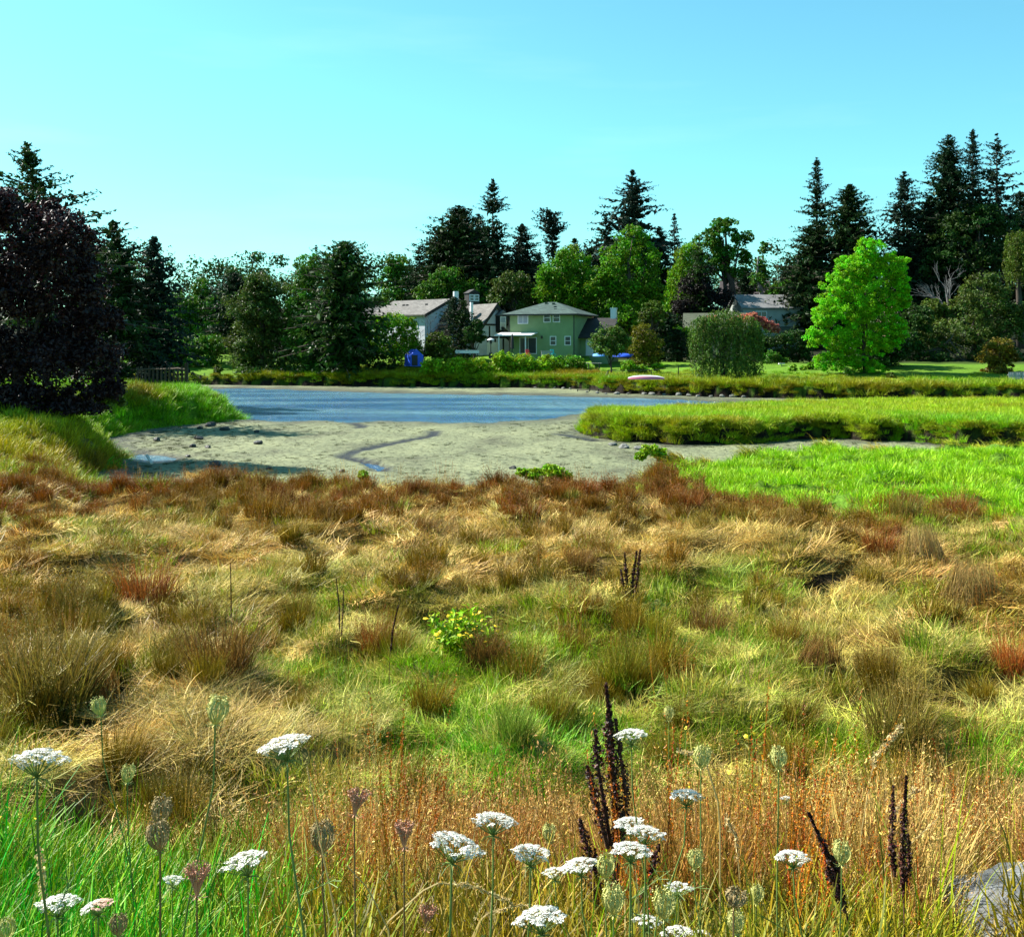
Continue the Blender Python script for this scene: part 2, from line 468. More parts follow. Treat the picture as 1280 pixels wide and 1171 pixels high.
def rill_dist(x, y):
    d = np.full(np.shape(x), 1e9)
    for R in RILLS:
        for (ax, ay), (bx, by) in zip(R[:-1], R[1:]):
            ex, ey = bx - ax, by - ay
            t = np.clip(((x - ax) * ex + (y - ay) * ey) / (ex * ex + ey * ey + 1e-9), 0, 1)
            d = np.minimum(d, np.hypot(x - ax - t * ex, y - ay - t * ey))
    return d

def inland(x, y):
    """distance inland from the foot of the bank, negative out on the mud; and whether on the island"""
    w = 0.55 * (fbm(x * 0.55, y * 0.55, 1, 3) - 0.5) * 2 + 0.35 * (vnoise(x * 1.7, y * 1.7, 3) - 0.5) * 2
    po = -poly_sd(x, y, POND); isl = poly_sd(x, y, ISLAND)
    return np.maximum(po, isl) + w * np.clip(np.asarray(y) / 60, 0.5, 1.2), isl > po

def hollow(x, y):
    """bare pits between the tussocks; their ground colour is darkened as painted shadow"""
    return sstep(0.66, 0.80, vnoise(x * 1.35 + 5.3, y * 1.35, 0)) * sstep(0.25, 0.45, vnoise(x * .3, y * .3, 5))
def gz(x, y):
    x = np.asarray(x, float); y = np.asarray(y, float)
    d, isl = inland(x, y)
    far = sstep(78, 100, y) * (~isl)
    H = 1.05 + 0 * x
    H = np.where(isl, 0.92 + 0.10 * (vnoise(x * 0.3, y * 0.3, 2) - 0.5), H)
    left = sstep(-11, -19, x) * sstep(100, 80, y)
    H = H + 0.75 * left * sstep(24, 38, y)
    dd = np.clip(d, 0, None)
    slope = np.where(x > 10, 0.105, 0.165)
    start = np.where(x > 10, 5.0, 3.0)
    farH = 1.3 + slope * np.clip(dd - start, 0, 15) + 0.062 * np.clip(dd - 28, 0, 260)
    H = H * (1 - far) + farH * far
    bank = 3.1 - 2.05 * sstep(1.6, 7.6, y)
    H = np.maximum(H, bank)
    mead = (y < 45) * (~isl)
    lump = (fbm(x * 1.05, y * 1.05, 4, 3) - 0.5) * 0.85 + (vnoise(x * 3.1, y * 3.1, 5) - 0.5) * 0.12
    H = H + mead * (lump * sstep(1.5, 4.5, y) - 0.26 * hollow(x, y) * sstep(6, 8, y))
    H = H + (1 - mead) * (fbm(x * 0.5, y * 0.5, 0, 3) - 0.5) * 0.25
    return -0.7 + (H + 0.7) * np.where(isl, sstep(-0.15, 0.75, d), np.where((x < -8) & (y < 100), sstep(-0.3, 3.4, d), sstep(-0.3, 0.8, d)))

def gz1(x, y):
    return float(gz(np.array([x]), np.array([y]))[0])

def mud_z(x, y):
    w = poly_sd(x, y, WATER); p = poly_sd(x, y, PUDDLE)
    n = (fbm(x * 0.5, y * 0.3, 2, 4) - 0.5)
    z = 0.10 + 0.10 * n + 0.05 * (vnoise(x * 2.3, y * 1.7, 1) - 0.5)
    z = z - 0.42 * sstep(-2.5, 5.0, w + 5 * n) - 0.35 * sstep(-0.6, 0.9, p)
    r = rill_dist(x, y)
    z = z - 0.06 * sstep(0.5, 0.08, r) - 0.20 * sstep(0.5, 0.1, r) * np.exp(-((x + 5.7) ** 2 + (y - 44) ** 2) / 3.0)
    return z, r, w, p

def axis(knots):
    """1-D grid: knots [(pos, spacing)], spacing interpolated"""
    out = [knots[0][0]]
    while out[-1] < knots[-1][0]:
        x = out[-1]
        out.append(x + np.interp(x, [k[0] for k in knots], [k[1] for k in knots]))
    return np.array(out)

def grid_mesh(name, xs, ys, zf, mat, colf=None, keep=None):
    X, Y = np.meshgrid(xs, ys)
    Z = zf(X.ravel(), Y.ravel())
    V = np.stack([X.ravel(), Y.ravel(), Z], -1)
    nx = len(xs)
    i = np.arange(len(ys) - 1)[:, None] * nx; j = np.arange(nx - 1)[None, :]
    Q = np.stack([i + j, i + j + 1, i + nx + j + 1, i + nx + j], -1).reshape(-1, 4)
    if keep is not None:
        k = keep(X.ravel(), Y.ravel())
        Q = Q[k[Q].any(1)]
        used = np.zeros(len(V), bool); used[Q] = True
        idx = np.cumsum(used) - 1
        V = V[used]; Q = idx[Q]
    C = colf(V) if colf else None
    return link_mesh(name, make_mesh(name, V, [Q], mat, C, True))

STRAW = np.array((0.46, 0.33, 0.15)); RUST = np.array((0.22, 0.085, 0.02)); OLIVE = np.array((0.15, 0.14, 0.03))
GREEN = np.array((0.10, 0.30, 0.02)); VIVID = np.array((0.12, 0.46, 0.01)); YGREEN = np.array((0.24, 0.33, 0.02))

def blobs(px, py, B):
    s = np.zeros(np.shape(px))
    for cx, cy, rx, ry, w in B:
        s = s + w * np.exp(-(((px - cx) / rx) ** 2 + ((py - cy) / ry) ** 2))
    return s

GREEN_B = [(560, 870, 150, 75, 1.0), (510, 850, 60, 30, .9), (700, 930, 110, 60, .7), (340, 835, 70, 30, .8), (90, 660, 40, 14, .8), (160, 672, 30, 12, .8), (920, 712, 55, 25, .8),
           (120, 830, 45, 22, .9), (850, 820, 90, 35, .6), (1160, 815, 40, 22, .7), (1250, 960, 45, 90, .9), (340, 960, 60, 50, .7), (610, 960, 110, 70, .7), (1190, 690, 50, 12, .5),
           (540, 690, 40, 16, .5), (650, 780, 60, 20, .5), (980, 900, 60, 50, .5), (1080, 960, 60, 60, .5), (410, 730, 40, 14, .5), (90, 715, 40, 10, .6), (800, 760, 60, 30, .5)]
MAT_B = [(190, 905, 120, 50, 1.3), (1150, 745, 130, 30, 1.2), (60, 680, 80, 20, .8), (330, 690, 110, 25, .9), (640, 715, 110, 22, .7), (1040, 690, 120, 25, .9), (460, 660, 90, 16, .6),
         (140, 720, 90, 18, .9), (240, 790, 80, 20, .5), (400, 880, 50, 30, .7), (700, 640, 120, 20, .4), (1000, 770, 90, 30, .4), (820, 690, 60, 18, .6), (1200, 860, 60, 30, .4), (930, 670, 90, 15, .6)]
TUS_B = [(60, 830, 110, 70, 1.0), (470, 800, 50, 25, 1.0), (270, 790, 40, 40, .6), (90, 750, 50, 20, .7), (640, 608, 600, 26, 1.7), (720, 700, 60, 20, .5), (1130, 640, 130, 26, .9),
         (940, 620, 60, 18, .6), (620, 800, 40, 25, .5), (900, 780, 70, 25, .5), (1110, 890, 70, 50, .6), (780, 840, 110, 50, .4), (400, 640, 200, 20, .6)]

def near_zone(x, y, z):
    """weights on the near meadow: bright flat green at right, green, lodged straw, tussocks"""
    yy = np.maximum(y, 0.5)
    px, py = proj(x, yy, z + 0.12)
    edge = 650 - 0.00035 * np.clip(1280 - px, 0, 600) ** 2 * 0.55 + 14 * (vnoise(x * 0.6, y * 0.6, 3) - 0.5) * 2
    bright = sstep(640, 880, px + 190 * (vnoise(x * 0.6, y * 0.6, 1) - 0.5)) * sstep(edge + 6, edge - 8, py) * (y < 45)
    n1 = fbm(x * 0.7, y * 0.7, 2, 3) - 0.5; n2 = fbm(x * 0.8 + 40, y * 0.8, 3, 3) - 0.5; n3 = fbm(x * 0.9 - 30, y * 0.9, 5, 3) - 0.5
    g = blobs(px, py, GREEN_B) + 1.6 * n1 - 0.02 + 0.34 * sstep(680, 860, py) * sstep(250, 420, px)
    s = blobs(px, py, MAT_B) + 1.3 * n2
    t = blobs(px, py, TUS_B) + 1.3 * n3
    return px, py, bright, g, s, t

def ground_colour(V):
    x, y, z = V[:, 0], V[:, 1], V[:, 2]
    d, isl = inland(x, y)
    px, py, bright, g, s, t = near_zone(x, y, z)
    soil = np.array((0.012, 0.009, 0.006))
    base = np.tile(np.array((0.11, 0.08, 0.03)), (len(V), 1))
    def mix(a, b, w): return a * (1 - w[:, None]) + b * w[:, None]
    base = mix(base, np.array((0.07, 0.15, 0.02)), np.clip(g, 0, 1) * 0.8)
    base = mix(base, np.array((0.24, 0.165, 0.07)), np.clip(s, 0, 1) * 0.85)
    base = mix(base, np.array((0.12, 0.075, 0.025)), np.clip(t, 0, 1) * 0.7)
    base = mix(base, np.array((0.022, 0.016, 0.008)), hollow(x, y) * (y < 40))  # pit floor coloured near black, tussock shadow painted into the soil
    base = mix(base, np.array((0.075, 0.15, 0.012)), bright)
    lawn = np.tile(np.array((0.085, 0.17, 0.012)), (len(V), 1)) * (0.75 + 0.5 * fbm(x * 0.4, y * 0.4, 1, 3))[:, None]
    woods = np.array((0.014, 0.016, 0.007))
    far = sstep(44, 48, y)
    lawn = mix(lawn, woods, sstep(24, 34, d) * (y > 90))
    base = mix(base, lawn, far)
    base = mix(base, soil, sstep(0.85, 0.55, d))
    return np.hstack([base, np.ones((len(V), 1))])

# ------------------------------------------------------------------ ground, mud, water
M_GROUND = mat_ground("ground_cover"); M_MUD = mat_mud(); M_WATER = mat_water()
gx = axis([(-1500, 120), (-300, 30), (-110, 4), (-60, 1.2), (-30, 0.5), (-20, 0.18), (18, 0.18), (30, 0.4), (60, 0.9), (110, 4), (300, 30), (1500, 120)])
gy = axis([(-300, 60), (-40, 12), (-6, 2), (0, 0.5), (2, 0.16), (38, 0.16), (60, 0.35), (78, 0.5), (100, 0.45), (118, 0.45), (150, 1.2), (230, 6), (500, 40), (2500, 250)])
ground = grid_mesh("ground", gx, gy, gz, M_GROUND, ground_colour)
tag(ground, kind='structure')
mx_ = axis([(-70, 2), (-45, 1.0), (-22, 0.35), (15, 0.35), (40, 0.8), (95, 3)])
my_ = axis([(26, 0.3), (60, 0.3), (75, 0.45), (145, 0.9)])
def mud_col(V):
    z, r, w, p = mud_z(V[:, 0], V[:, 1])
    d, _ = inland(V[:, 0], V[:, 1])
    wet = np.maximum(np.maximum(sstep(0.52, 0.24, r), sstep(-7.0, 2.5, w + 5 * (fbm(V[:, 0] * .5, V[:, 1] * .3, 2, 4) - .5)) * 0.85), sstep(-0.5, 0.2, p))
    wet = np.maximum(wet, 0.65 * sstep(-1.3, -0.2, d) * (0.4 + vnoise(V[:, 0] * 2, V[:, 1] * 2, 3)))
    return np.stack([np.clip(wet, 0, 1), z, z, np.ones(len(V))], -1)
mud = grid_mesh("mudflat", mx_, my_, lambda x, y: mud_z(x, y)[0], M_MUD, mud_col)
tag(mud, kind='structure')
wx = axis([(-70, 2), (-46, .5), (26, .5), (40, 3), (95, 8)]); wy = axis([(26, 2), (40, 1), (60, .4), (136, .4), (146, 3)])
water = grid_mesh("water", wx, wy, lambda x, y: -0.045 + 0.09 * (fbm(x * .55, y * .3, 1, 3) - .5) + .03 * (vnoise(x * 1.9, y * .9, 4) - .5), M_WATER)
tag(water, kind='structure')

# ------------------------------------------------------------------ houses
M_WHITE = mat_plain("white_paint", (0.62, 0.63, 0.64), 0.5, 0.05, 3)
M_WALL_W = mat_plain("white_stucco", (0.46, 0.48, 0.56), 0.85, 0.10, 1.5, 0.1)
M_WALL_G = mat_plain("green_stucco", (0.19, 0.27, 0.13), 0.9, 0.10, 1.2, 0.15)
M_WALL_GREY = mat_plain("grey_green_siding", (0.25, 0.28, 0.26), 0.8, 0.10, 1.0)
M_WALL_B = mat_plain("brown_siding", (0.10, 0.075, 0.06), 0.8, 0.12, 1.0)
M_WALL_P = mat_plain("pink_beige_siding", (0.40, 0.26, 0.19), 0.8, 0.12, 1.0)
M_TIMBER = mat_plain("dark_timber", (0.018, 0.015, 0.014), 0.7, 0.3, 5)
M_ROOF_GREY = mat_roof("grey_shingles", (0.15, 0.14, 0.13))
M_ROOF_GREEN = mat_roof("green_grey_shingles", (0.055, 0.085, 0.075))
M_ROOF_DARK = mat_roof("dark_shingles", (0.035, 0.033, 0.033))
M_ROOF_BROWN = mat_roof("brown_shingles", (0.07, 0.056, 0.055))
M_ROOF_SLATE = mat_roof("slate_grey_shingles", (0.17, 0.17, 0.17))
M_ROOF_MOSS = mat_roof("mossy_shingles", (0.09, 0.10, 0.065))
M_GLASS = mat_glass("window_glass"); M_GLASS_L = mat_glass("curtained_glass", (0.28, 0.30, 0.36))
M_METAL = mat_plain("dark_metal", (0.03, 0.03, 0.032), 0.5, 0.2, 8, metallic=0.3)
M_BLUE = mat_plain("blue_tarpaulin", (0.03, 0.10, 0.62), 0.5, 0.15, 2.5, 0.3)
M_LBLUE = mat_plain("pale_blue_cover", (0.10, 0.30, 0.70), 0.5, 0.15, 2.5)
M_RED = mat_plain("red_plastic", (0.60, 0.05, 0.05), 0.5, 0.1, 5)
M_TURQ = mat_plain("turquoise_plastic", (0.05, 0.42, 0.42), 0.5, 0.1, 5)
M_WOOD = mat_plain("weathered_wood", (0.055, 0.038, 0.026), 0.9, 0.4, 4, 0.3, stretch=(1, 1, 0.15))
M_WOODL = mat_plain("bleached_wood", (0.50, 0.46, 0.40), 0.8, 0.3, 5, 0.3, stretch=(0.3, 1, 1))

def house_frame(px, base_py, Y, theta):
    """empty at a house corner; local x runs along the front to the right, local y goes back into the house"""
    p = at(px, base_py, Y)
    return (p[0], p[1], p[2]), theta

def window(parent, x, z, w, h, mat_glass_=None, y=0.0, bars='h', frame=0.10, face='front', name='window'):
    """window centred at x,z on a wall that faces -y (front) or +x (right) of the house: a frame with its pane (and bars)"""
    f = MB(); t = 0.07
    f.box((0, 0, h / 2 - frame / 2), (w, t, frame)); f.box((0, 0, -h / 2 + frame / 2), (w, t, frame))
    f.box((-w / 2 + frame / 2, 0, 0), (frame, t, h - 2 * frame)); f.box((w / 2 - frame / 2, 0, 0), (frame, t, h - 2 * frame))
    if bars == 'h': f.box((0, 0.004, 0), (w - 2 * frame, t * 0.7, 0.06))
    if bars == 'v': f.box((0, 0.004, 0), (0.06, t * 0.7, h - 2 * frame))
    o = f.build(name, M_WHITE, parent)
    if face == 'front': o.location = (x, y - t / 2 - 0.003, z)
    else: o.location = (y + t / 2 + 0.003, x, z); o.rotation_euler = (0, 0, math.pi / 2)
    g = MB(); g.box((0, 0.018, 0), (w - 2 * frame, 0.02, h - 2 * frame))
    g.build('pane', mat_glass_ or M_GLASS, o)
    return o

def gable_house(root, L, D, eave, ridge, wall_mat, roof_mat, over=0.45, axis_='x', barge=None):
    """box L (x) by D (y, going back) with a gable roof; ridge along x or y"""
    w = MB()
    w.box((L / 2, D / 2, eave / 2 - 1.5), (L, D, eave + 3.0))
    th = 0.16
    if axis_ == 'x':
        for xx in (0.0, L - 0.2):
            w.poly_prism([(xx, 0, eave), (xx, D, eave), (xx, D / 2, ridge - 0.1)], (0.2, 0, 0))
        wall = w.build('wall', wall_mat, root)
        r = MB(); s = (ridge - eave) / (D / 2)
        r.poly_prism([(-over, -over, eave - over * s), (-over, D / 2, ridge), (-over, D + over, eave - over * s), (-over, D + over, eave - over * s + th), (-over, D / 2, ridge + th), (-over, -over, eave - over * s + th)][::-1], (0, 0, 0)) if False else None
        for sg in (0, 1):
            y0, y1 = (-over, D / 2) if sg == 0 else (D + over, D / 2)
            ze = eave - over * s
            r.poly_prism([(-over, y0, ze), (-over, y1, ridge), (-over, y1, ridge + th), (-over, y0, ze + th)], (L + 2 * over, 0, 0))
        roof = r.build('roof', roof_mat, root)
        if barge:
            b = MB()
            for xx in (-over - 0.06, L + over):
                for y0 in (-over, D + over):
                    ze = eave - over * s
                    b.poly_prism([(xx, y0, ze - 0.22), (xx, D / 2, ridge - 0.22), (xx, D / 2, ridge + th + .01), (xx, y0, ze + th + .01)], (0.06, 0, 0))
            b.build('barge_board', barge, root)
    else:
        for yy in (0.0, D - 0.2):
            w.poly_prism([(0, yy, eave), (L, yy, eave), (L / 2, yy, ridge - 0.1)], (0, 0.2, 0))
        wall = w.build('wall', wall_mat, root)
        r = MB(); s = (ridge - eave) / (L / 2)
        for x0 in (-over, L + over):
            ze = eave - over * s
            r.poly_prism([(x0, -over, ze), (L / 2, -over, ridge), (L / 2, -over, ridge + th), (x0, -over, ze + th)], (0, D + 2 * over, 0))
        roof = r.build('roof', roof_mat, root)
        if barge:
            b = MB()
            for yy in (-over - 0.06, D + over):
                for x0 in (-over, L + over):
                    ze = eave - over * s
                    b.poly_prism([(x0, yy, ze - 0.25), (L / 2, yy, ridge - 0.25), (L / 2, yy, ridge + th + .01), (x0, yy, ze + th + .01)], (0, 0.06, 0))
            b.build('barge_board', barge, root)
    return wall, roof

# --- the green two-storey house
Y0 = 142.0; S0 = F / Y0
th = math.radians(-20)
gh = thing('house', 'green two-storey house with low hipped roof behind the clipped hedge', 'house', tuple(at(717, 446, Y0)), rz=th)
# local x: along the front, negative to the left; local y: back
W_, D_, EV, RG = 8.7, 8.4, 5.45, 7.15
b = MB(); b.box((-W_ / 2, D_ / 2, EV / 2 - 1.0), (W_, D_, EV + 2)); gwall = b.build('wall', M_WALL_G, gh)
r = MB(); ov = 0.75
c0 = [(-W_ - ov, -ov, EV), (ov, -ov, EV), (ov, D_ + ov, EV), (-W_ - ov, D_ + ov, EV)]
rd = [(-W_ / 2 - 0.7, D_ / 2, RG), (-W_ / 2 + 0.7, D_ / 2, RG)]
V = np.array(c0 + rd + [(x, y, z - 0.16) for x, y, z in c0])
r.add(V, [np.array([[0, 1, 5, 4], [2, 3, 4, 5], [0, 6, 7, 1], [1, 7, 8, 2], [2, 8, 9, 3], [3, 9, 6, 0], [6, 9, 8, 7]]), np.array([[1, 2, 5], [3, 0, 4]])])
groof = r.build('roof', M_ROOF_GREEN, gh)
for x, y, hh in ((-3.7, 3.2, 6.86), (-4.8, 3.5, 6.95), (-3.1, 2.0, 6.35), (-2.8, 1.2, 6.0)):
    v = MB(); v.box((x, y, hh), (0.3, 0.3, 0.32)); v.build('roof_vent', M_METAL if hh < 6.5 else M_ROOF_MOSS, groof)
g_ = MB(); g_.box((-W_ / 2, -ov - 0.06, EV - 0.09), (W_ + 2 * ov, 0.1, 0.12)); g_.box((ov + 0.06, D_ / 2, EV - 0.09), (0.1, D_ + 2 * ov, 0.12)); g_.build('gutter', M_METAL, groof)
for x, y in ((0.06, -0.06), (-W_ + 0.05, -0.06)):
    v = MB(); v.tube([(x, y, 0), (x, y, EV - 0.15)], 0.06); v.build('downpipe', M_METAL, gh)
def gu(px): return -(717 - px) / 80.0 * W_
def gh_z(py): return (446 - py) / S0
window(gh, gu(654.5), gh_z(398.3), 1.45, 1.25, M_GLASS_L, bars='v')
window(gh, gu(684.6), gh_z(397), 0.98, 1.2); window(gh, gu(696.2), gh_z(397), 0.98, 1.2)
window(gh, gu(692), gh_z(426), 0.86, 1.2); window(gh, gu(710.0), gh_z(426), 0.86, 1.2)
window(gh, gu(661), gh_z(432), 2.35, 2.15, bars='v', name='patio_door', frame=0.09)
v = MB(); v.box((gu(678), -0.1, gh_z(421.5)), (0.18, 0.2, 0.34)); v.build('wall_lamp', M_METAL, gh)
# patio cover: flat white roof on posts, sticking out past the left corner
pc = MB(); pc.poly_prism([(gu(627), -2.6, gh_z(420.0)), (gu(627), -0.05, gh_z(416.2)), (gu(627), -0.05, gh_z(415.2)), (gu(627), -2.6, gh_z(418.7))], (5.0, 0, 0))
pco = pc.build('patio_cover', M_WHITE, gh)
for x in (gu(632), gu(665)):
    v = MB(); v.box((x, -2.3, gh_z(420.5) / 2), (0.14, 0.14, gh_z(420.5) - 0.1)); v.build('post', M_WHITE, pco)
pa = MB(); pa.tube([(gu(650.5), -2.9, -0.1), (gu(650.5), -2.9, 2.95)], [0.05, 0.05]); pa.tube([(gu(650.5), -2.9, 1.0), (gu(650.5), -2.9, 2.2), (gu(650.5), -2.9, 3.0)], [0.26, 0.2, 0.05], 8)
tag(pa.build('closed_parasol', M_METAL), 'folded black parasol in front of the white patio cover', 'parasol').matrix_world = Matrix.Translation(at(717, 446, Y0)) @ Matrix.Rotation(th, 4, 'Z')
# lean-to at the right
le = MB(); le.box((1.85, 5.6, 0.95), (3.7, 5.2, 3.9)); le.build('annex_wall', M_WALL_G, gh)
lr = MB(); lr.poly_prism([(-0.5, 1.9, 2.35), (4.3, 1.9, 2.35), (4.1, 6.4, 4.9), (0.01, 6.4, 4.9)], (0, 0.05, 0.16)); lr.build('annex_roof', M_ROOF_DARK, gh)
dr = MB(); dr.box((0, 0, 0), (1.0, 0.07, 2.15)); dro = dr.build('door', M_WHITE, gh, loc=(1.25, 2.96, 1.2))
h_ = MB(); h_.box((0.38, -0.07, -0.05), (0.08, 0.08, 0.14)); h_.build('handle', M_METAL, dro)
ch = MB(); ch.box((3.5, 6.6, 5.3), (0.7, 0.7, 1.9)); ch.box((3.5, 6.6, 6.3), (0.82, 0.82, 0.14)); ch.build('chimney', M_WHITE, gh)

# --- the white house at left
th = math.radians(-42)
wh = thing('house', 'white gabled house with long grey roof at left, partly behind a bright green bush', 'house', tuple(at(531, 446, 150)), rz=th)
wL, wD, wE, wR = 10.6, 8.8, 5.75, 7.75
hw = empty('tmp')
bpy.data.objects.remove(hw)
# local x negative to the left
w = MB(); w.box((-wL / 2, wD / 2, wE / 2 - 1), (wL, wD, wE + 2)); w.poly_prism([(-0.2, 0, wE), (-0.2, wD, wE), (-0.2, wD / 2, wR - 0.1)], (0.2, 0, 0)); w.poly_prism([(-wL, 0, wE), (-wL, wD, wE), (-wL, wD / 2, wR - 0.1)], (0.2, 0, 0))
w.build('wall', M_WALL_W, wh)
s_ = (wR - wE) / (wD / 2); r = MB()
for y0 in (-0.5, wD + 0.5):
    ze = wE - 0.5 * s_
    r.poly_prism([(-wL - .5, y0, ze), (-wL - .5, wD / 2, wR), (-wL - .5, wD / 2, wR + .16), (-wL - .5, y0, ze + .16)], (wL + 1.0, 0, 0))
wroof = r.build('roof', M_ROOF_GREY, wh)
bb = MB()
for y0 in (-0.5, wD + 0.5):
    ze = wE - 0.5 * s_
    bb.poly_prism([(0.5, y0, ze - .28), (0.5, wD / 2, wR - .28), (0.5, wD / 2, wR + .17), (0.5, y0, ze + .17)], (0.07, 0, 0))
bb.build('barge_board', M_TIMBER, wh)
for x in (-2.4, -6.3, -7.0): 
    v = MB(); v.box((x, 2.6, 7.0), (0.25, 0.3, 0.5)); v.build('roof_vent', M_METAL, wroof)
for x in (-2.0, -4.8): window(wh, x, 4.4, 1.3, 1.15, bars='v')
window(wh, -2.4, 1.7, 1.3, 1.2, bars='v')
# projecting front gable on the right-hand end wall
pg = MB(); pg.box((1.0, 4.8, 1.8), (1.9, 3.6, 6.4)); pg.poly_prism([(1.75, 3.0, 5.0), (1.75, 6.6, 5.0), (1.75, 4.8, 6.9)], (0.2, 0, 0)); pg.build('bay_wall', M_WALL_W, wh)
pr = MB()
for y0 in (2.6, 7.0): pr.poly_prism([(0.1, y0, 4.7), (0.1, 4.8, 7.05), (0.1, 4.8, 7.2), (0.1, y0, 4.85)], (2.3, 0, 0))
pr.build('bay_roof', M_ROOF_DARK, wh)
pb = MB()
for y0 in (2.6, 7.0): pb.poly_prism([(2.4, y0, 4.45), (2.4, 4.8, 6.8), (2.4, 4.8, 7.22), (2.4, y0, 4.87)], (0.07, 0, 0))
pb.build('bay_barge_board', M_TIMBER, wh)
window(wh, 4.8, 3.9, 1.3, 2.0, y=1.95, face='right', frame=0.12)
sk = MB(); sk.poly_prism([(0.02, 0.2, 2.3), (0.02, 2.9, 4.3), (0.02, 2.9, 2.3)], (2.0, 0, 0)); sk.build('porch_roof', M_ROOF_DARK, wh)

# --- the timbered house in the middle
th = math.radians(33)
tu = thing('house', 'white house with dark timber framing and steep dark gable left of the green house', 'house', tuple(at(591, 446, 149)), rz=th)
tL, tD, tE, tR = 7.0, 8.0, 2.6, 7.0
w = MB(); w.box((tL / 2, tD / 2, tE / 2 - 1), (tL, tD, tE + 2)); w.poly_prism([(0, 0, tE), (tL, 0, tE), (tL / 2, 0, tR - .1)], (0, 0.2, 0)); w.poly_prism([(0, tD - .2, tE), (tL, tD - .2, tE), (tL / 2, tD - .2, tR - .1)], (0, 0.2, 0)); w.build('wall', M_WALL_W, tu)
s_ = (tR - tE) / (tL / 2); r = MB()
for x0 in (-0.4, tL + 0.4):
    ze = tE - .4 * s_
    r.poly_prism([(x0, -.5, ze), (tL / 2, -.5, tR), (tL / 2, -.5, tR + .18), (x0, -.5, ze + .18)], (0, tD + 1, 0))
troof = r.build('roof', M_ROOF_GREY, tu)
bb = MB()
for x0 in (-0.4, tL + 0.4):
    ze = tE - .4 * s_
    bb.poly_prism([(x0, -.58, ze - .45), (tL / 2, -.58, tR - .45), (tL / 2, -.58, tR + .19), (x0, -.58, ze + .19)], (0, 0.08, 0))
bb.build('barge_board', M_TIMBER, tu)
tb = MB()
for z in (2.6, 4.3): tb.box((tL / 2, -0.04, z), (tL - 1.6 * (z - 2.6) - .3, 0.08, 0.24))
for x in (0.1, 2.3, 3.5, 4.8, 6.9): tb.box((x, -0.035, 1.2), (0.22, 0.07, 2.4))
tb.box((2.6, -.035, 3.4), (0.2, .07, 1.4)); tb.box((4.4, -.035, 3.4), (0.2, .07, 1.4)); tb.build('timber_frame', M_TIMBER, tu)
db = MB(); db.box((4.15, -0.35, 4.45), (1.15, 1.2, 2.3)); dbo = db.build('dormer', M_TIMBER, tu)
dw = MB(); dw.poly_prism([(3.4, -1.15, 5.5), (4.15, -1.15, 6.25), (4.9, -1.15, 5.5)], (0, 1.7, 0)); dw.build('dormer_roof', M_ROOF_GREY, dbo)
window(tu, 4.15, 4.5, 0.9, 1.8, M_GLASS_L, y=-0.95)
gd = MB(); gd.box((3.1, -0.06, 1.0), (2.0, 0.1, 1.9)); gd.build('garage_door', M_WHITE, tu)
pr = MB(); pr.poly_prism([(3.9, -0.62, 4.0), (7.6, -0.62, 1.0), (7.6, -0.62, 0.3), (3.9, -0.62, 3.2)], (0, -0.9, 0)); pr.build('porch_roof', M_ROOF_DARK, tu)
v = MB(); v.tube([(0.3, 5.0, 3), (0.3, 5.0, 8.9)], 0.38, 12); v.build('chimney_flue', M_WHITE, tu)
v = MB(); v.box((0.5, 1.2, 6.1), (0.35, 0.35, 2.4)); v.build('chimney', M_WHITE, tu)
cu = MB(); cu.box((4.3, 7.4, 7.6), (1.7, 1.2, 2.5)); cu.poly_prism([(3.3, 6.7, 8.85), (4.3, 6.7, 9.4), (5.3, 6.7, 8.85)], (0, 1.4, 0)); cu.build('roof_lantern', M_TIMBER, tu)
window(tu, 3.9, 8.2, 0.75, 0.95, y=6.8); window(tu, 4.7, 8.2, 0.75, 0.95, y=6.8)

# --- the house further left (grey roof seen past the dark tree)
lh = thing('house', 'low grey roof corner showing between the dark tall tree and the white house', 'house', tuple(at(447, 440, 165)), rz=math.radians(18))
gable_house(lh, 6.4, 7, 4.9, 6.8, M_WALL_W, M_ROOF_GREY)
window(lh, 1.6, 3.6, 1.2, 1.1)

# --- grey house at right
rh = thing('house', 'blue-grey house with slate roof between the willow and the lime green tree', 'house', tuple(at(929, 442, 165)), rz=math.radians(3))
gable_house(rh, 8.5, 9, 6.75, 8.75, M_WALL_GREY, M_ROOF_SLATE, over=0.35)
window(rh, 2.7, 5.75, 1.7, 1.0, M_GLASS, bars='v')
lp = MB(); lp.poly_prism([(5.4, -2.4, 3.3), (5.4, -0.02, 4.0), (5.4, -0.02, 3.85), (5.4, -2.4, 3.15)], (6.0, 0, 0)); lp.build('porch_roof', M_ROOF_MOSS, rh)
# --- bungalow behind the willow
bh = thing('house', 'low pinkish bungalow with mossy roof, mostly hidden by the grey-green willow', 'house', tuple(at(857, 448, 150)), rz=math.radians(-10))
gable_house(bh, 7.8, 6.5, 4.0, 6.0, M_WALL_P, M_ROOF_MOSS, over=0.4)
window(bh, 1.6, 2.6, 1.3, 1.1)
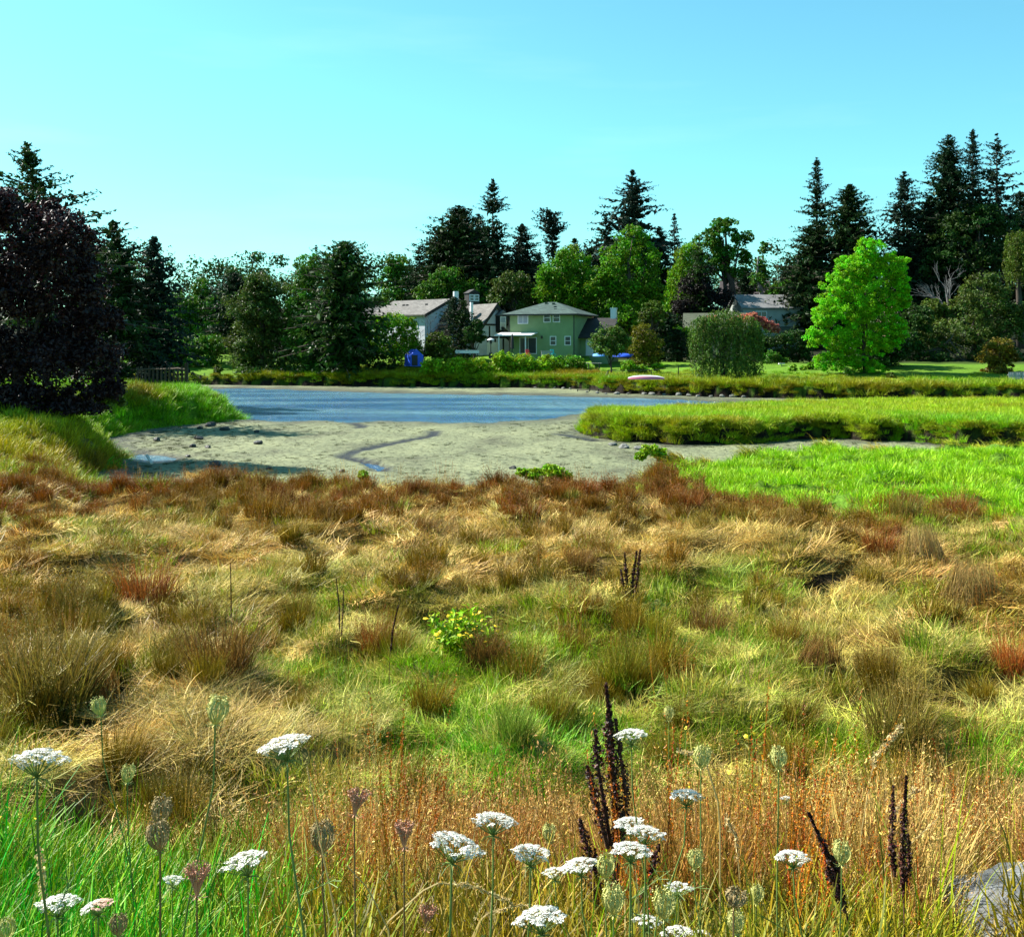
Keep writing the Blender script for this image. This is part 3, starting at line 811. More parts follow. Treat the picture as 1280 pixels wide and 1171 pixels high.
# --- brown houses on the hill
b1 = thing('house', 'brown house on the hill, left part, beside the bright drooping conifer', 'house', tuple(at(818, 400, 215)), rz=math.radians(14))
gable_house(b1, 9.0, 8, 5.9, 7.7, M_WALL_B, M_ROOF_BROWN, over=0.6)
window(b1, 2.0, 4.4, 1.5, 1.2, M_GLASS, bars='v')
b2 = thing('house', 'brown house on the hill with blue windows left of the birch', 'house', tuple(at(903, 404, 212)), rz=math.radians(-12))
gable_house(b2, 8.2, 8, 5.2, 8.0, M_WALL_B, M_ROOF_BROWN, over=0.6)
window(b2, 3.6, 4.2, 1.8, 1.7, M_GLASS_L, bars='v'); window(b2, 1.2, 4.4, 1.2, 1.2, M_GLASS)
b3 = thing('house', 'pale low roof behind the white bare tree at right', 'house', tuple(at(1118, 412, 168)), rz=math.radians(4))
gable_house(b3, 8.0, 7, 5.2, 6.2, M_WALL_P, M_ROOF_MOSS)
# --- blue shed under a tarpaulin
sh = thing('shed', 'small bright blue tarpaulin covered shed by the shore at left of the hedge', 'shed', tuple(at(513, 458, 138)), rz=math.radians(25))
k = MB(); k.poly_prism([(0, 0, 0), (1.7, 0, 0), (1.7, 0, 1.35), (0.85, 0, 2.1), (0, 0, 1.35)], (0, 2.2, 0)); k.build('cover', M_BLUE, sh)
k = MB(); k.box((0.55, -0.03, 0.75), (0.75, 0.06, 1.3)); k.build('door', M_METAL, sh)

# --- garden things
def place(o, px, py, Y, rz=0.0): o.location = at(px, py, Y); o.rotation_euler = (0, 0, rz)
u = thing('patio_heater', 'mushroom-topped patio heater with white cap behind the hedge', 'heater', tuple(at(613.5, 448, 141)))
k = MB(); k.tube([(0, 0, 0), (0, 0, 0.1), (0, 0, 0.7), (0, 0, 0.75), (0, 0, 2.3)], [0.3, 0.28, 0.22, 0.06, 0.05], 10); k.tube([(0, 0, 1.85), (0, 0, 2.3)], [0.16, 0.14], 10); k.build('stand', M_METAL, u)
k = MB(); k.tube([(0, 0, 2.3), (0, 0, 2.38), (0, 0, 2.55)], [0.48, 0.42, 0.1], 14); k.build('hood', M_WHITE, u)
u = thing('garden_table', 'long white garden table left of the patio heater', 'table', tuple(at(569, 446, 140)))
k = MB(); k.box((1.5, 0.4, 0.78), (3.0, 0.9, 0.08)); k.box((1.5, -0.03, 0.58), (2.96, 0.05, 0.30)); k.build('tabletop', M_WHITE, u)
for x in (0.2, 2.8):
    for y in (0.1, 0.7): k = MB(); k.box((x, y, 0.37), (0.08, 0.08, 0.74)); k.build('leg', M_METAL, u)
def chair(px, py, Y, m, label):
    u = thing('garden_chair', label, 'chair', tuple(at(px, py, Y)), rz=0.4)
    k = MB(); k.box((0, 0, 0.42), (0.5, 0.5, 0.05)); k.build('seat', m, u)
    k = MB(); k.poly_prism([(-.25, .22, .44), (.25, .22, .44), (.25, .36, .98), (-.25, .36, .98)], (0, 0.04, 0)); k.build('backrest', m, u)
    for x in (-.22, .22):
        for y in (-.22, .22): k = MB(); k.tube([(x, y, 0), (x, y, .41)], .025, 5); k.build('leg', m, u)
chair(660.5, 446.5, 139, M_RED, 'red garden chair in front of the patio door')
chair(691.5, 446.5, 139, M_TURQ, 'turquoise garden chair below the lower windows of the green house')
k = MB(); k.box((0, 0, .4), (1.35, .7, .75)); k.box((0, 0, .81), (1.45, .8, .07)); kk = k.build('storage_box', mat_plain('grey_plastic', (0.30, 0.30, 0.30), .6, .1, 4)); place(kk, 683.5, 447, 139.5)
tag(kk, 'pale grey garden storage box beside the turquoise chair', 'box')
def boat_cover(px, py, Y, L, m, label):
    n = 13; t = np.linspace(0, 1, n); P = MB()
    secs = []
    for a in t:
        w = 0.55 * math.sin(math.pi * (0.08 + 0.84 * a)); hgt = 0.30 + 0.18 * math.sin(math.pi * a)
        secs.append([(a * L, -w, 0.25), (a * L, -w * .8, .15 + hgt * .6), (a * L, 0, .2 + hgt), (a * L, w * .8, .15 + hgt * .6), (a * L, w, .25)])
    V = np.array(secs).reshape(-1, 3); i = np.arange(n - 1)[:, None] * 5; j = np.arange(4)[None, :]
    P.add(V, np.stack([i + j, i + j + 5, i + j + 6, i + j + 1], -1).reshape(-1, 4))
    P.add([secs[0][0], secs[0][1], secs[0][2], secs[0][3], secs[0][4], secs[-1][0], secs[-1][1], secs[-1][2], secs[-1][3], secs[-1][4]], np.array([[0, 1, 2], [0, 2, 4], [2, 3, 4], [5, 7, 6], [5, 9, 7], [7, 9, 8]]))
    o = P.build('covered_dinghy', m, None, True); o.location = at(px, py, Y)
    return tag(o, label, 'boat')
boat_cover(741, 448, 138, 2.0, M_LBLUE, 'pale blue covered dinghy left of the round green tree trunk')
boat_cover(766, 448.5, 138, 2.6, M_BLUE, 'deep blue covered dinghy right of the round green tree trunk')
# upturned canoe, white bottom with pink red gunwale
cn = thing('canoe', 'upturned white and pink-red canoe lying on the far bank grass', 'canoe', tuple(at(785, 475.5, 109)), rz=math.radians(-5))
n = 17; secs = []; rims = []
for a in np.linspace(0, 1, n):
    w = 0.46 * max(0.04, math.sin(math.pi * a)) ** 0.6; zt = 0.50 - 0.22 * abs(2 * a - 1) ** 3; zb = 0.10 + 0.0 * a
    prof = [(-1, 0), (-0.95, .35), (-.7, .75), (-.3, .97), (0, 1), (.3, .97), (.7, .75), (.95, .35), (1, 0)]
    secs.append([(a * 3.5, p * w, zb + (zt - zb) * q) for p, q in prof])
V = np.array(secs).reshape(-1, 3); i = np.arange(n - 1)[:, None] * 9
j = np.array([2, 3, 4, 5])[None, :]
k = MB(); k.add(V, np.stack([i + j, i + j + 9, i + j + 10, i + j + 1], -1).reshape(-1, 4)); k.build('hull_bottom', mat_plain('white_gelcoat', (0.80, 0.74, 0.78), .3, .05, 2), cn, True)
j = np.array([0, 1, 6, 7])[None, :]
k = MB(); k.add(V, np.stack([i + j, i + j + 9, i + j + 10, i + j + 1], -1).reshape(-1, 4)); k.build('hull_side', mat_plain('pink_red_gelcoat', (0.60, 0.16, 0.22), .35, .1, 2), cn, True)
# picnic bench at the shore
def bench(px, py, Y, L, label, m, rz=0):
    u = thing('garden_bench', label, 'bench', tuple(at(px, py, Y)), rz=rz)
    for q in range(3): k = MB(); k.box((L / 2, 0.18 * q, .62), (L, .15, .05)); k.build('plank', m, u)
    for x in (.25, L - .25): k = MB(); k.box((x, .18, .3), (.08, .4, .6)); k.build('leg', M_METAL, u)
bench(733, 461, 124, 1.7, 'narrow pale plank table on dark legs beside the round green tree', M_WOODL)
bench(950, 468, 122, 2.6, 'dark garden bench with long seat in shade right of the willow', M_WOOD)
k = MB(); k.box((0, 0, .55), (.62, .4, .12)); k.box((0, 0, .25), (.1, .1, .5)); kk = k.build('side_table', M_WHITE); place(kk, 977, 461, 121); tag(kk, 'small white topped table in the shade left of the lime green tree', 'table')
# thin wire fence across the lawn
wf = thing('wire_fence', 'thin dark post and wire fence crossing the lawn behind the canoe', 'fence', tuple(at(700, 468, 118)))
pts = [np.array([(at(px, 0, Yf)[0]), Yf, gz1(at(px, 0, Yf)[0], Yf)]) - np.array(at(700, 468, 118)) for px, Yf in ((722, 118), (737, 118), (748, 118), (760, 118), (814, 118), (848, 118), (870, 118))]
for p in pts: k = MB(); k.box((p[0], p[1], p[2] + .45), (.09, .09, 1.15)); k.build('post', M_METAL, wf)
k = MB(); k.tube([p + np.array([0, 0, .95]) for p in pts], .03, 4); k.build('top_rail', M_METAL, wf)
k = MB(); k.tube([p + np.array([0, 0, .2]) for p in pts], .02, 4); k.build('wire', M_METAL, wf)
# pale boarded fence at the right edge
pf = thing('board_fence', 'low pale grey board fence at the right edge under the ochre shrub', 'fence', tuple(at(1262, 476, 104)))
for q in range(16): k = MB(); k.box((.2 * q, .02 * (q % 3), .35 + .01 * (q % 4)), (.17, .03, .9)); k.build('board', mat_plain('grey_boards', (.30, .31, .34), .8, .2, 6) if q == 0 else bpy.data.materials['grey_boards'], pf)
k = MB(); k.box((1.5, .08, .55), (3.3, .05, .09)); k.build('rail', bpy.data.materials['grey_boards'], pf)
# dark paling fence on the left point
lf = thing('paling_fence', 'dark wooden fence of spaced posts on the green point at left', 'fence', tuple(at(234, 494, 79)))
b0 = np.array(at(234, 494, 79)); ends = [at(233, 494, 79), at(172, 494, 84)]
n = 13
tp = []
for q in range(n):
    a = q / (n - 1); p = ends[0] * (1 - a) + ends[1] * a
    p[2] = gz1(p[0], p[1]); hgt = (1.85 if q == 0 else 1.55 + .05 * math.sin(q * 2.3)); wd = .22 if q == 0 else .13
    p -= b0; k = MB(); k.box((p[0], p[1], p[2] + hgt / 2 - .15), (wd, wd * .8, hgt + .3), rz=.1 * math.sin(q * 5)); k.build('post', M_WOOD, lf)
    tp.append((p[0], p[1] - .07, p[2] + 1.40))
k = MB(); k.tube(tp, .065, 6); k.build('rail', M_WOOD, lf)

# ------------------------------------------------------------------ trees and shrubs
M_BARK = mat_plain("bark", (0.055, 0.042, 0.032), 0.95, 0.35, 3, 0.5, stretch=(1, 1, .2))
M_BARK_W = mat_plain("pale_birch_bark", (0.15, 0.145, 0.14), 0.8, 0.3, 4, 0.2)
LEAFC_SCALE = 0.60
LEAFC = {
    'fir': (0.018, 0.050, 0.020), 'fir2': (0.024, 0.058, 0.016), 'firblue': (0.022, 0.052, 0.036), 'cedar': (0.028, 0.075, 0.014),
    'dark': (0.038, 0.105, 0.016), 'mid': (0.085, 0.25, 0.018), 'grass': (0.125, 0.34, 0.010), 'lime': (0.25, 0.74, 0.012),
    'olive': (0.085, 0.15, 0.024), 'olive2': (0.115, 0.19, 0.022), 'purple': (0.032, 0.011, 0.016), 'darkpurple': (0.022, 0.020, 0.022), 'willow': (0.12, 0.24, 0.035),
    'yellow': (0.20, 0.22, 0.012), 'ochre': (0.20, 0.17, 0.015), 'pink': (0.70, 0.25, 0.19), 'hedge': (0.32, 0.60, 0.015), 'apple': (0.20, 0.46, 0.012), 'pale': (0.12, 0.20, 0.09),
}
ML = {}
def leafmat(k):
    if k not in ML:
        gl = k in ('lime', 'apple', 'grass')
        ML[k] = mat_leaf("foliage_" + k, tuple(c * LEAFC_SCALE for c in LEAFC[k]), trans=(0.42 if k == 'lime' else 0.32) if gl else (0.18 if k.startswith('fir') else 0.28), var=0.5, spec=(0.08 if k.startswith('fir') else 0.16) if k != 'purple' else 0.4, rough=0.5)
    return ML[k]

def unit(a): return a / (np.linalg.norm(a, axis=-1, keepdims=True) + 1e-9)

def leaf_quads(P, N, T, ln, wd, r):
    """diamond leaves: centre P, normal N, direction T"""
    n = len(P)
    T = unit(T - N * (T * N).sum(1, keepdims=True)); B = np.cross(N, T)
    ln = np.broadcast_to(ln, (n,))[:, None]; wd = np.broadcast_to(wd, (n,))[:, None]
    fold = 0.18 * wd * N
    V = np.stack([P - T * ln * .5, P + B * wd * .5 + fold, P + T * ln * .5, P - B * wd * .5 + fold], 1).reshape(-1, 3)
    Fq = np.arange(n * 4).reshape(-1, 4)
    return V, Fq

def foliage(name, P, N, T, ln, wd, shade, clump, mat, parent, rng):
    V, Fq = leaf_quads(P, N, T, ln, wd, rng)
    C = np.stack([np.repeat(np.clip(shade, 0, 1), 4), np.repeat(np.clip(clump, 0, 1), 4), np.zeros(len(V)), np.ones(len(V))], -1)
    return link_mesh(name, make_mesh(name, V, [Fq], mat, C), parent)

def lobe_leaves(lobes, n, size, rng, up=0.35, sub=16, subr=0.36, fill=0.25):
    """lobes (k,6): centre and radii. leaves gather in small clumps over each lobe's surface"""
    L = np.asarray(lobes, float)
    wgt = (L[:, 3] * L[:, 5]); wgt /= wgt.sum()
    k = len(L)
    cc = []; cr = []; cw = []
    for i in range(k):
        m = max(6, int(sub * (0.6 + wgt[i] * k * 0.6)))
        d = unit(rng.normal(size=(m, 3)) + np.array([0, 0, .18]))
        rr = np.where(rng.random(m) < fill, rng.uniform(.2, .7, m), rng.uniform(.72, 1.02, m))
        cc.append(L[i, :3] + d * L[i, 3:] * rr[:, None])
        cr.append(np.full(m, subr) * rng.uniform(.65, 1.3, m) * L[i, 3:].mean()); cw.append(np.full(m, wgt[i] / m))
    cc = np.vstack(cc); cr = np.concatenate(cr); cw = np.concatenate(cw)
    pick = rng.choice(len(cc), n, p=cw / cw.sum())
    d = unit(rng.normal(size=(n, 3)))
    P = cc[pick] + d * (cr[pick] * rng.random(n) ** .45)[:, None] * np.array([1, 1, .75])
    N = unit(d * .7 + rng.normal(size=(n, 3)) * .55 + np.array([0, 0, up]))
    T = rng.normal(size=(n, 3)) + np.array([0, 0, -.25])
    clump = rng.random(len(cc))[pick]
    s = size * rng.uniform(.6, 1.35, n)
    return P, N, T, s, s * rng.uniform(.45, .75, n), rng.random(n), clump

def limbs(mb, base, top, lobes, r0, rng, n=6):
    """tapered trunk with limbs running out to the lobes"""
    base = np.array(base, float); top = np.array(top, float)
    t = np.linspace(0, 1, 6)[:, None]
    P = base + (top - base) * t + np.array([1, 1, 0]) * rng.normal(size=(6, 3)) * .03 * np.linalg.norm(top - base) * (t > 0)
    R = r0 * np.array([1.35, 1.0, .85, .68, .5, .22]); mb.tube(P, R, 8)
    for c in np.asarray(lobes)[:n * 2]:
        a = rng.uniform(.25, .8); s = base + (top - base) * a
        m = (s + c[:3]) / 2 + np.array([0, 0, -.06 * np.linalg.norm(c[:3] - s)])
        mb.tube([s, m, c[:3]], r0 * np.array([.42, .28, .1]), 5)

def ground_at(px, Y):
    x = (px - CX) / F * Y
    return np.array([x, Y, gz1(x, Y)])

def broadleaf(name, label, cat, els, Y, key, n=9000, size=.34, trunk=True, base_px=None, seed=0, group=None, mat=None, up=.35, depth=.85, sub=16, subr=.36, extra=None, fat=.86, r0=None, bark=None, topf=.7):
    """els: list of (px, py, rpx[, rpy]) outline lobes measured on the photo at distance Y"""
    rng = np.random.default_rng(1000 + seed)
    bpx = base_px if base_px is not None else float(np.mean([e[0] for e in els]))
    b = ground_at(bpx, Y)
    lobes = []
    for e in els:
        c = at(e[0], e[1], Y) - b; rx = e[2] * Y / F; rz = (e[3] if len(e) > 3 else e[2]) * Y / F
        lobes.append((c[0], rng.uniform(-.35, .35) * rx, c[2], rx * fat, rx * depth, rz * fat))
        for q in range(3):
            d = unit(rng.normal(size=3)); d[1] = -abs(d[1]) if q % 2 else d[1]
            lobes.append((c[0] + d[0] * rx * .5, d[1] * rx * .55, c[2] + d[2] * rz * .5, rx * .5, rx * .5, rz * .46))
    lobes = np.array(lobes)
    root = thing(name, label, cat, tuple(b), group)
    if trunk:
        mb = MB(); tz = lobes[:, 2].min() * (1 - topf) + lobes[:, 2].max() * topf
        big = lobes[np.argsort(-lobes[:, 3])]
        limbs(mb, (0, 0, -.25), (big[0][0] * .6, big[0][1] * .6, max(tz, .6)), big, r0 or max(.05, .035 * (lobes[:, 2].max())), rng)
        mb.build('trunk', bark or M_BARK, root, True)
    a = lobe_leaves(lobes, n, size, rng, up, sub, subr)
    P = a[0]; k = P[:, 2] > .05
    foliage('crown', P[k], a[1][k], a[2][k], a[3][k], a[4][k], a[5][k], a[6][k], mat or leafmat(key), root, rng)
    return root

def conifer(name, label, px, top, halfw, Y, key, seed, base_px=None, low=.12, nb=110, ns=15, prof=.8, droop=.25, irr=.35, lean=0.0, group=None, flat=False, size=1.0, gaps=0.0, side=0.0, leader=.0, swoop=.0):
    """px, top: the tip on the photo; halfw: half width in px"""
    rng = np.random.default_rng(5000 + seed)
    b = ground_at(base_px if base_px is not None else px, Y); tip = at(px, top, Y)
    H = tip[2] - b[2]; R = halfw * Y / F * (1.1 if flat else 1.55); nb = int(nb * 1.45); prof *= .78; gaps *= .6; lx = tip[0] - b[0]
    root = thing(name, label, 'tree', tuple(b), group)
    mb = MB(); t = np.linspace(0, 1, 9)
    ax = lambda u: np.stack([lx * np.asarray(u) ** 1.6, 0 * np.asarray(u), np.asarray(u) * H], -1)
    tp = ax(t); tp[0, 2] = -.3
    mb.tube(tp, np.maximum(.016 * H * (1 - t) ** .9, .02), 7)
    u = low + (1 - low) * (rng.random(nb) ** .8); u.sort()
    q = (u - low) / (1 - low)
    if flat: Lm = R * np.clip(.45 + .9 * q, 0, 1) * rng.uniform(.4, 1.05, nb) * np.where(q > .95, .7, 1)
    else: Lm = R * ((1 - q) ** prof * np.minimum(1, .55 + 2.2 * q) * (1 - irr + irr * 1.7 * rng.random(nb)) + .035) * np.clip((1 - q) / .28, .02, 1) ** .45
    if gaps: Lm = Lm * np.where(vnoise(q * 9 + seed * 3.3, q * 0 + seed, 1) < gaps, .45, 1)
    az = np.arange(nb) * 2.39996 + rng.normal(size=nb) * .5
    if side: Lm = Lm * (1 + side * np.cos(az))
    dirs = np.stack([np.cos(az), np.sin(az), 0 * az], -1)
    root_p = ax(u)
    up0 = (.55 * q - .12) if not flat else np.full(nb, .35)
    dr = droop * (1.15 - q)
    Ps = []; Ts = []; Ns = []; Ls = []; cl = []; Ws = []
    cb = rng.random(nb)
    for k_ in range(ns):
        tt = (k_ + .6 + rng.random(nb) * .8) / ns
        tt = np.clip(tt, .06, 1.02)
        lat = rng.uniform(-1, 1, nb) * (1.05 - tt) * .34 * Lm + rng.normal(size=nb) * .05
        sd = np.stack([-dirs[:, 1], dirs[:, 0], 0 * az], -1)
        p = root_p + dirs * (Lm * tt)[:, None] + sd * lat[:, None]
        p[:, 2] += Lm * (up0 * tt - dr * tt ** 2 + swoop * tt ** 3) - abs(lat) * .18 + rng.normal(size=nb) * .05 * Lm * .4
        tn = dirs * .9 + sd * (np.sign(lat) * rng.uniform(.2, 1.1, nb))[:, None]
        tn[:, 2] += up0 - 2 * dr * tt + 3 * swoop * tt ** 2 - .15
        for w in range(2):
            Ps.append(p + rng.normal(size=(nb, 3)) * .07 * size); Ts.append(tn + rng.normal(size=(nb, 3)) * np.array([.45, .45, .6]))
            Ns.append(unit(np.array([0, 0, .7]) + rng.normal(size=(nb, 3)) * .8)); Ls.append((.28 + .20 * Lm * (1.1 - tt)) * rng.uniform(.7, 1.4, nb) * size); cl.append(cb); Ws.append(rng.uniform(.28, .45, nb))
    P = np.vstack(Ps); L = np.concatenate(Ls)
    bb = [i for i in range(0, nb, 2)]
    for i in bb:
        tt = np.array([0, .5, .95])[:, None]
        pp = root_p[i] + dirs[i] * Lm[i] * tt; pp[:, 2] += Lm[i] * (up0[i] * tt - dr[i] * tt ** 2 + swoop * tt ** 3)[:, 0]
        mb.tube(pp, np.array([.012, .008, .003]) * (2 + Lm[i]), 4, cap=False)
    mb.build('trunk', M_BARK, root, True)
    foliage('crown', P, np.vstack(Ns), np.vstack(Ts), L, L * np.concatenate(Ws), rng.random(len(P)), np.concatenate(cl), leafmat(key), root, rng)
    return root

def weeping(name, label, els, Y, key, n_str=420, leaves=26, size=.3, seed=0, hang=(.3, 1.0), base_px=None, floor=.2):
    """strands of leaves falling from the lobes' tops"""
    rng = np.random.default_rng(8000 + seed)
    bpx = base_px if base_px is not None else float(np.mean([e[0] for e in els])); b = ground_at(bpx, Y)
    root = thing(name, label, 'tree', tuple(b))
    lobes = np.array([(*(at(e[0], e[1], Y) - b), e[2] * Y / F, e[2] * Y / F * .8, (e[3] if len(e) > 3 else e[2]) * Y / F) for e in els])
    mb = MB(); limbs(mb, (0, 0, -.2), (lobes[0][0] * .5, 0, lobes[:, 2].max() + .2), lobes, .03 * lobes[:, 2].max() + .05, rng); mb.build('trunk', M_BARK, root, True)
    Ps = []; cl = []
    wgt = lobes[:, 3] / lobes[:, 3].sum()
    for s in range(n_str):
        l = lobes[rng.choice(len(lobes), p=wgt)]
        d = unit(rng.normal(size=3)); d[2] = abs(d[2]) * .8 + .05
        p0 = l[:3] + d * l[3:] * rng.uniform(.75, 1.02)
        hl = l[5] * 2 * rng.uniform(*hang); m = leaves
        t = np.sort(rng.random(m))[:, None]
        o = d * np.array([1, 1, 0]) * l[3] * .22
        p = p0 + o * np.sqrt(t) + np.array([0, 0, -1.0]) * hl * t + rng.normal(size=(m, 3)) * .09 * size / .3
        Ps.append(p); cl.append(np.full(m, rng.random()))
    P = np.vstack(Ps); cl = np.concatenate(cl); k = P[:, 2] > floor; P = P[k]; cl = cl[k]; m = len(P)
    N = unit(rng.normal(size=(m, 3)) + np.array([0, -.1, .5])); T = rng.normal(size=(m, 3)) * .5 + np.array([0, 0, -1.0])
    s = size * rng.uniform(.7, 1.4, m)
    foliage('crown', P, N, T, s, s * rng.uniform(.3, .5, m), rng.random(m), cl, leafmat(key), root, rng)
    return root

def bare_tree(name, label, px, top, base_py_unused, Y, mat, seed, spread=.45, depth=5):
    rng = np.random.default_rng(300 + seed); b = ground_at(px, Y); H = at(px, top, Y)[2] - b[2]
    root = thing(name, label, 'tree', tuple(b)); tr = MB(); br = MB()
    def grow(p, d, L, r, k):
        q = p + d * L; m = (p + q) / 2 + rng.normal(size=3) * .05 * L
        (tr if k == depth else br).tube([p, m, q], [r * .5, r * .42, r * .34], 6 if k > 2 else 4, cap=False)
        if k == 0: return
        for _ in range(3 if k < depth else 4):
            grow(p + (q - p) * rng.uniform(.55, 1), unit(d + rng.normal(size=3) * spread), L * rng.uniform(.55, .78), r * .6, k - 1)
    grow(np.array([0, 0, -.2]), np.array([0, 0, 1.0]), H * .36, .018 * H, depth)
    tr.build('trunk', mat, root, True); br.build('branches', mat, root, True)
    return root

# --- left bank
rng_ = np.random.default_rng(5)
PL = [(20, 275, 45, 40), (75, 300, 55, 45), (110, 350, 36, 34), (25, 350, 60, 60), (-60, 330, 90, 90), (85, 385, 60, 46), (130, 400, 26, 26), (120, 445, 42, 32), (60, 450, 80, 50), (140, 478, 22, 20), (40, 500, 70, 22), (-40, 450, 80, 60), (118, 490, 40, 16), (40, 515, 60, 14), (95, 508, 50, 12), (-50, 505, 90, 30), (0, 250, 26, 20), (55, 262, 24, 18)]
broadleaf('plum_tree', 'huge dark purple-leaved tree filling the left edge', 'tree', PL, 46, 'purple', n=70000, size=.17, base_px=45, seed=1, depth=.9, sub=34, subr=.30, r0=.28, topf=.5)
broadleaf('plum_tree', 'second dark purple tree mostly cut off beyond the left edge', 'tree', [(-190, 330, 110, 90), (-150, 420, 120, 70), (-210, 470, 120, 60), (-120, 500, 90, 30)], 50, 'purple', n=30000, size=.22, base_px=-190, seed=111, depth=.9, sub=30, subr=.30, r0=.25, topf=.5)
conifer('cedar_tree', 'tall drooping conifer with bent leaning tip rising behind the purple tree', 34, 178, 105, 66, 'cedar', 2, base_px=58, low=.1, nb=110, ns=22, prof=.85, droop=.14, irr=.6, gaps=.3, size=.62, swoop=.02)
conifer('fir_tree', 'broad dark conifer with shaggy top just right of the purple tree', 141, 277, 46, 86, 'fir2', 3, low=.05, nb=150, ns=16, prof=.55, droop=.2, irr=.5, size=.9)
conifer('fir_tree', 'dark pointed conifer nearest the open sky gap at left', 192, 296, 40, 90, 'firblue', 4, low=.05, nb=150, ns=16, prof=.62, droop=.2, irr=.45, size=.9)
conifer('fir_tree', 'slim dark conifer between the purple tree and the pointed conifer', 112, 285, 40, 96, 'fir', 5, low=.05, nb=120, ns=14, prof=.6, size=.9)
broadleaf('shrub', 'bright green bush low beside the purple tree above the lawn', 'bush', [(185, 432, 22, 18), (170, 445, 20, 16), (205, 445, 18, 14), (160, 455, 16, 14)], 92, 'apple', n=5000, size=.26, seed=11, trunk=False)
broadleaf('broadleaf_tree', 'dark green rounded tree left of the far lawn gap', 'tree', [(238, 378, 26, 24), (222, 405, 30, 28), (250, 410, 30, 30), (235, 440, 40, 26), (210, 445, 26, 20), (255, 360, 16, 12), (225, 385, 26, 20)], 168, 'mid', n=17000, size=.4, seed=12)
broadleaf('broadleaf_tree', 'mid green tree right behind the far lawn', 'tree', [(275, 395, 26, 28), (262, 425, 26, 26), (290, 430, 30, 30), (272, 452, 34, 18), (290, 375, 22, 18)], 166, 'mid', n=15000, size=.4, seed=13)
broadleaf('broadleaf_tree', 'dense rounded green trees base closing the lawn behind the paling fence', 'tree', [(195, 428, 26, 22), (225, 440, 28, 22), (258, 436, 26, 24), (208, 450, 30, 14), (250, 452, 34, 12)], 150, 'mid', n=14000, size=.36, seed=130)
broadleaf('broadleaf_tree', 'dark green leafy mass clothing the tall tufted tree right of the upright green tree', 'tree', [(418, 338, 22, 20), (438, 360, 22, 26), (412, 375, 24, 28), (440, 405, 22, 30), (415, 420, 28, 30), (440, 440, 24, 22)], 140, 'dark', n=16000, size=.34, seed=131)
conifer('fir_tree', 'low shaggy dark conifer left of the olive rounded tree', 292, 341, 34, 158, 'fir', 14, low=.05, nb=110, ns=13, prof=.5)
conifer('fir_tree', 'dark conifer top left among the trees behind the far lawn', 222, 368, 26, 180, 'fir2', 112, low=.02, nb=120, ns=13, prof=.4)
conifer('fir_tree', 'dark conifer top above the mid green tree behind the far lawn', 258, 362, 28, 182, 'fir', 113, low=.02, nb=130, ns=13, prof=.4)
conifer('fir_tree', 'dark conifer top just right of the far lawn trees', 305, 350, 30, 178, 'fir2', 114, low=.02, nb=130, ns=13, prof=.4)
broadleaf('broadleaf_tree', 'big olive green rounded tree at the far waterline', 'tree', [(330, 362, 30, 24), (312, 385, 34, 30), (350, 385, 32, 34), (325, 415, 46, 34), (300, 440, 34, 26), (355, 430, 34, 34), (330, 455, 52, 20), (322, 348, 12, 10)], 144, 'olive', n=30000, size=.34, seed=15)
broadleaf('broadleaf_tree', 'upright brighter green tree in front of the tall flat-topped conifer', 'tree', [(385, 335, 22, 20), (380, 362, 30, 26), (395, 395, 32, 34), (378, 425, 26, 26), (395, 450, 34, 22), (372, 385, 18, 26)], 142, 'mid', n=15000, size=.36, seed=16)
conifer('fir_tree', 'thin bluish spire peeping over the upright green tree', 395, 306, 14, 165, 'firblue', 17, low=.3, nb=60, ns=10, prof=.8, size=.8)
conifer('cypress_tree', 'tall dark conifer with tufted flat top at the right end of the left wood', 430, 303, 44, 138, 'dark', 18, low=.02, nb=190, ns=15, prof=.28, droop=.18, irr=.5, size=1.0)
broadleaf('shrub', 'dense black-green thicket under the flat-topped conifer at the waterline', 'bush', [(415, 452, 30, 20), (450, 445, 26, 22), (385, 465, 40, 12), (440, 467, 34, 10), (335, 470, 50, 10), (480, 462, 26, 12)], 140, 'dark', n=14000, size=.32, seed=19, trunk=False)
broadleaf('shrub', 'small solitary bush at the right end of the far lawn', 'bush', [(272, 464, 7, 9), (268, 472, 6, 6)], 141, 'olive2', n=1500, size=.25, seed=20, trunk=False)
bare_tree('bare_tree', 'thin leafless tree against the sky between the dark conifer and the far house roofs', 466, 350, 0, 175, M_BARK, 1, spread=.5)
broadleaf('shrub', 'dark straggly bush under the thin leafless tree', 'bush', [(468, 378, 14, 10), (485, 382, 12, 8)], 176, 'dark', n=1500, size=.35, seed=21)
broadleaf('apple_tree', 'bright green spreading tree in front of the white house', 'tree', [(490, 404, 24, 14), (472, 402, 14, 10), (510, 404, 14, 10), (472, 420, 22, 18), (510, 420, 20, 18), (490, 435, 34, 20), (462, 440, 20, 16), (520, 438, 14, 16)], 143, 'apple', n=11000, size=.3, seed=22)
bare_tree('bare_tree', 'dark leafless small tree in front of the white house wall', 531, 374, 0, 141, M_BARK, 3, spread=.55)
